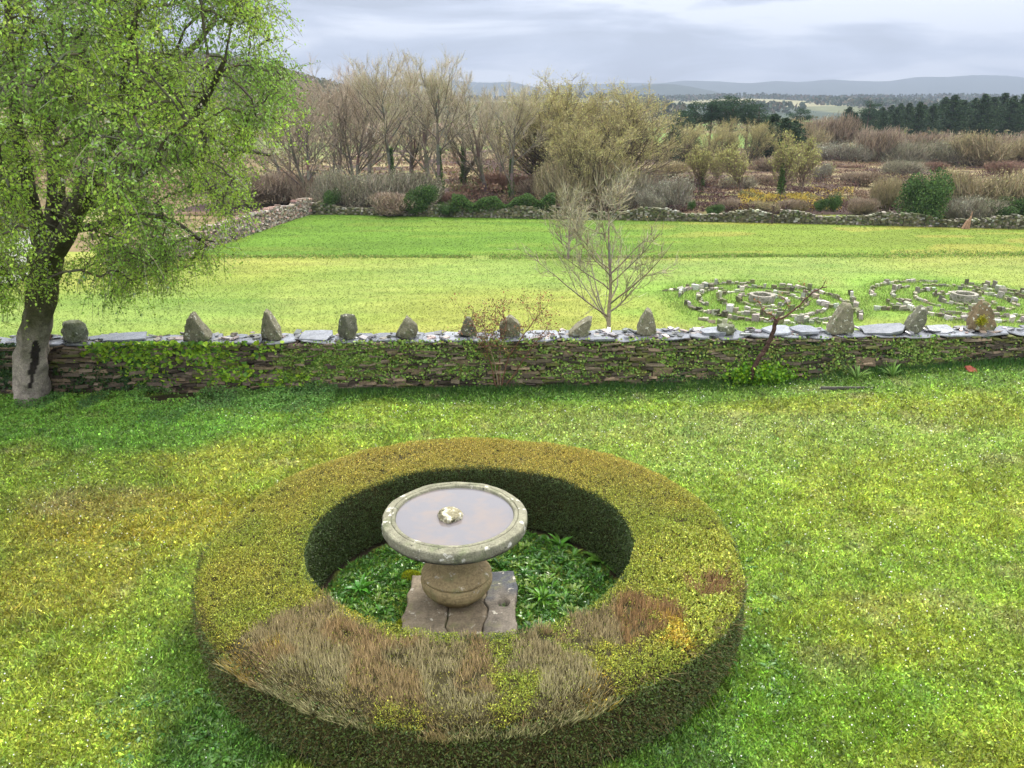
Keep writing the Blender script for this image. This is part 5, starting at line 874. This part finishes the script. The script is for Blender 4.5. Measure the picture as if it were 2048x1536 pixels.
for k_, (pa, pb, lab) in enumerate([((1400, 622), (1470, 640), 'short straight run of low stones left in front of the left circle'), ((1160 + 240, 640), (1460, 652), 'short low stone row nearest the slate wall, left circle'), ((1560, 648), (1700, 648), 'straight stone row between the vine and the tallest wall stone'), ((1755, 620), (1860, 622), 'straight stone row in front of the right circle'), ((1700, 590), (1722, 640), 'row of stones linking the two circles'), ((1330, 582), (1420, 578), 'short stone row at the back left of the left circle'), ((1900, 640), (2048, 645), 'stone row behind the brown wall stone'), ((1640, 610), (1700, 625), 'slanting stone row right of the left ring centre')]):
    a_ = np.array(P2(*pa)); b_ = np.array(P2(*pb)); L_ = np.linalg.norm(b_ - a_); n_ = int(L_ / .27) + 1; rg = np.random.default_rng(800 + k_); t = np.linspace(0, 1, n_)[:, None]; q = a_ * (1 - t) + b_ * t; hh_ = rg.uniform(.1, .34, n_); mb = MB()
    boxes(mb, np.stack([q[:, 0] + rg.normal(0, .04, n_), q[:, 1] + rg.normal(0, .04, n_), -4 + hh_ / 2 - .02], 1), np.stack([rg.uniform(.15, .34, n_), rg.uniform(.1, .24, n_), hh_], 1), np.full(n_, math.atan2(*(b_ - a_)[::-1])) + rg.normal(0, .2, n_), mixc([(.26, .245, .2), (.17, .16, .12), (.36, .34, .29), (.11, .10, .06), (.14, .15, .07)], n_, None, .2, rg), .12, .12, rg); tag(mb.build('stone_row', M_slate), lab, 'stone wall', 'straight rows of low stones')
# ------------------------------------------------------------------ houses
def house(name, loc, w_, d_, h_, rh, cw, cr, lab, rz=0):
    o = empty(name, loc, lab, 'house', None, rz); link('wall', mesh('wall', (BOX + [0, 0, .5]) * [w_, d_, h_], BF, cw), M_wallp, o)
    e_ = .25; V = [(-w_ / 2 - e_, -d_ / 2 - e_, h_ - .08), (w_ / 2 + e_, -d_ / 2 - e_, h_ - .08), (w_ / 2 + e_, d_ / 2 + e_, h_ - .08), (-w_ / 2 - e_, d_ / 2 + e_, h_ - .08), (-w_ / 2 - e_, 0, h_ + rh), (w_ / 2 + e_, 0, h_ + rh)]
    ro = link('roof', mesh('roof', V, [np.array([[0, 1, 5, 4], [2, 3, 4, 5], [0, 3, 2, 1]]), np.array([[1, 2, 5], [3, 0, 4]])], cr), M_roof, o); V2 = []
    for k_ in (-.22, .22):
        fr_ = link('window', mesh('window', (BOX + [0, 0, .5]) * [.9, .08, 1.0], BF, (.10, .10, .10)), M_wallp, o); fr_.location = (k_ * w_, -d_ / 2 - .02, h_ * .4)
        link('pane', mesh('pane', (BOX + [0, 0, .5]) * [.7, .03, .8], BF, (.03, .035, .04)), M_wet, fr_).location = (0, -.05, .1)
    return o
M_wallp = mat('limewash', .85, .2, noise=(1.2, 8), amt=.08); M_roof = mat('clay_tiles', .8, .2, noise=(2, 14), amt=.3)
house('white_house', (-33.0, 44, -4), 9.5, 6, 2.9, 1.3, (.78, .77, .76), (.40, .14, .07), 'white house with orange tile roof behind the tree trunk at the left edge')
for (px, py, Y, w_, lab) in ((755, 280, 250, 8, 'pale far house seen through the poplars, left of two'), (905, 284, 262, 12, 'far stone ruin seen through the poplars, right of two')):
    p = at(px, py, Y); z = float(far_z(np.array([p[0]]), np.array([Y]))[0]); house('far_house', (p[0], Y, z), w_, 6, max(2.6, p[2] - z), 1.6, (.5, .46, .42), (.28, .19, .15), lab, .3)
# loose post by the far wall
p = gp(1540, 446, -4); o = link('wooden_post', mesh('wooden_post', (BOX + [0, 0, .5]) * [.10, .10, 1.5], BF, (.07, .05, .04)), M_bark, None, (p[0], p[1] - .5, -4.02)); tag(o, 'thin dark wooden post in front of the far wall', 'post')
p = gp(1920, 455, -4); mb = MB(); 
for dx_ in (-.25, 0, .22): tube(mb, [(dx_, 0, 0), (dx_ * .5 + .15, .05, .6), (.35, .1, 1.15 + dx_)], [.12, .09, .04], (.27, .17, .11), 7)
o = mb.build('broken_stump', M_bark, None, loc=(p[0], p[1] - .8, -4)); tag(o, 'split reddish tree stump leaning by the far wall at right', 'stump')
# ------------------------------------------------------------------ haze
hz = link('haze', mesh('haze', (BOX) * [18000, 6800, 420] + [0, 3150, 200], BF), None); hm = bpy.data.materials.new('haze'); hm.use_nodes = True; t = hm.node_tree; t.nodes.clear()
o_ = t.nodes.new('ShaderNodeOutputMaterial'); pv = t.nodes.new('ShaderNodeVolumePrincipled'); pv.inputs['Color'].default_value = (.36, .42, .54, 1); pv.inputs['Density'].default_value = .00023; pv.inputs['Anisotropy'].default_value = .2
t.links.new(pv.outputs[0], o_.inputs['Volume']); hz.data.materials.append(hm); tag(hz, 'thin pale blue haze filling the valley air', kind='stuff')
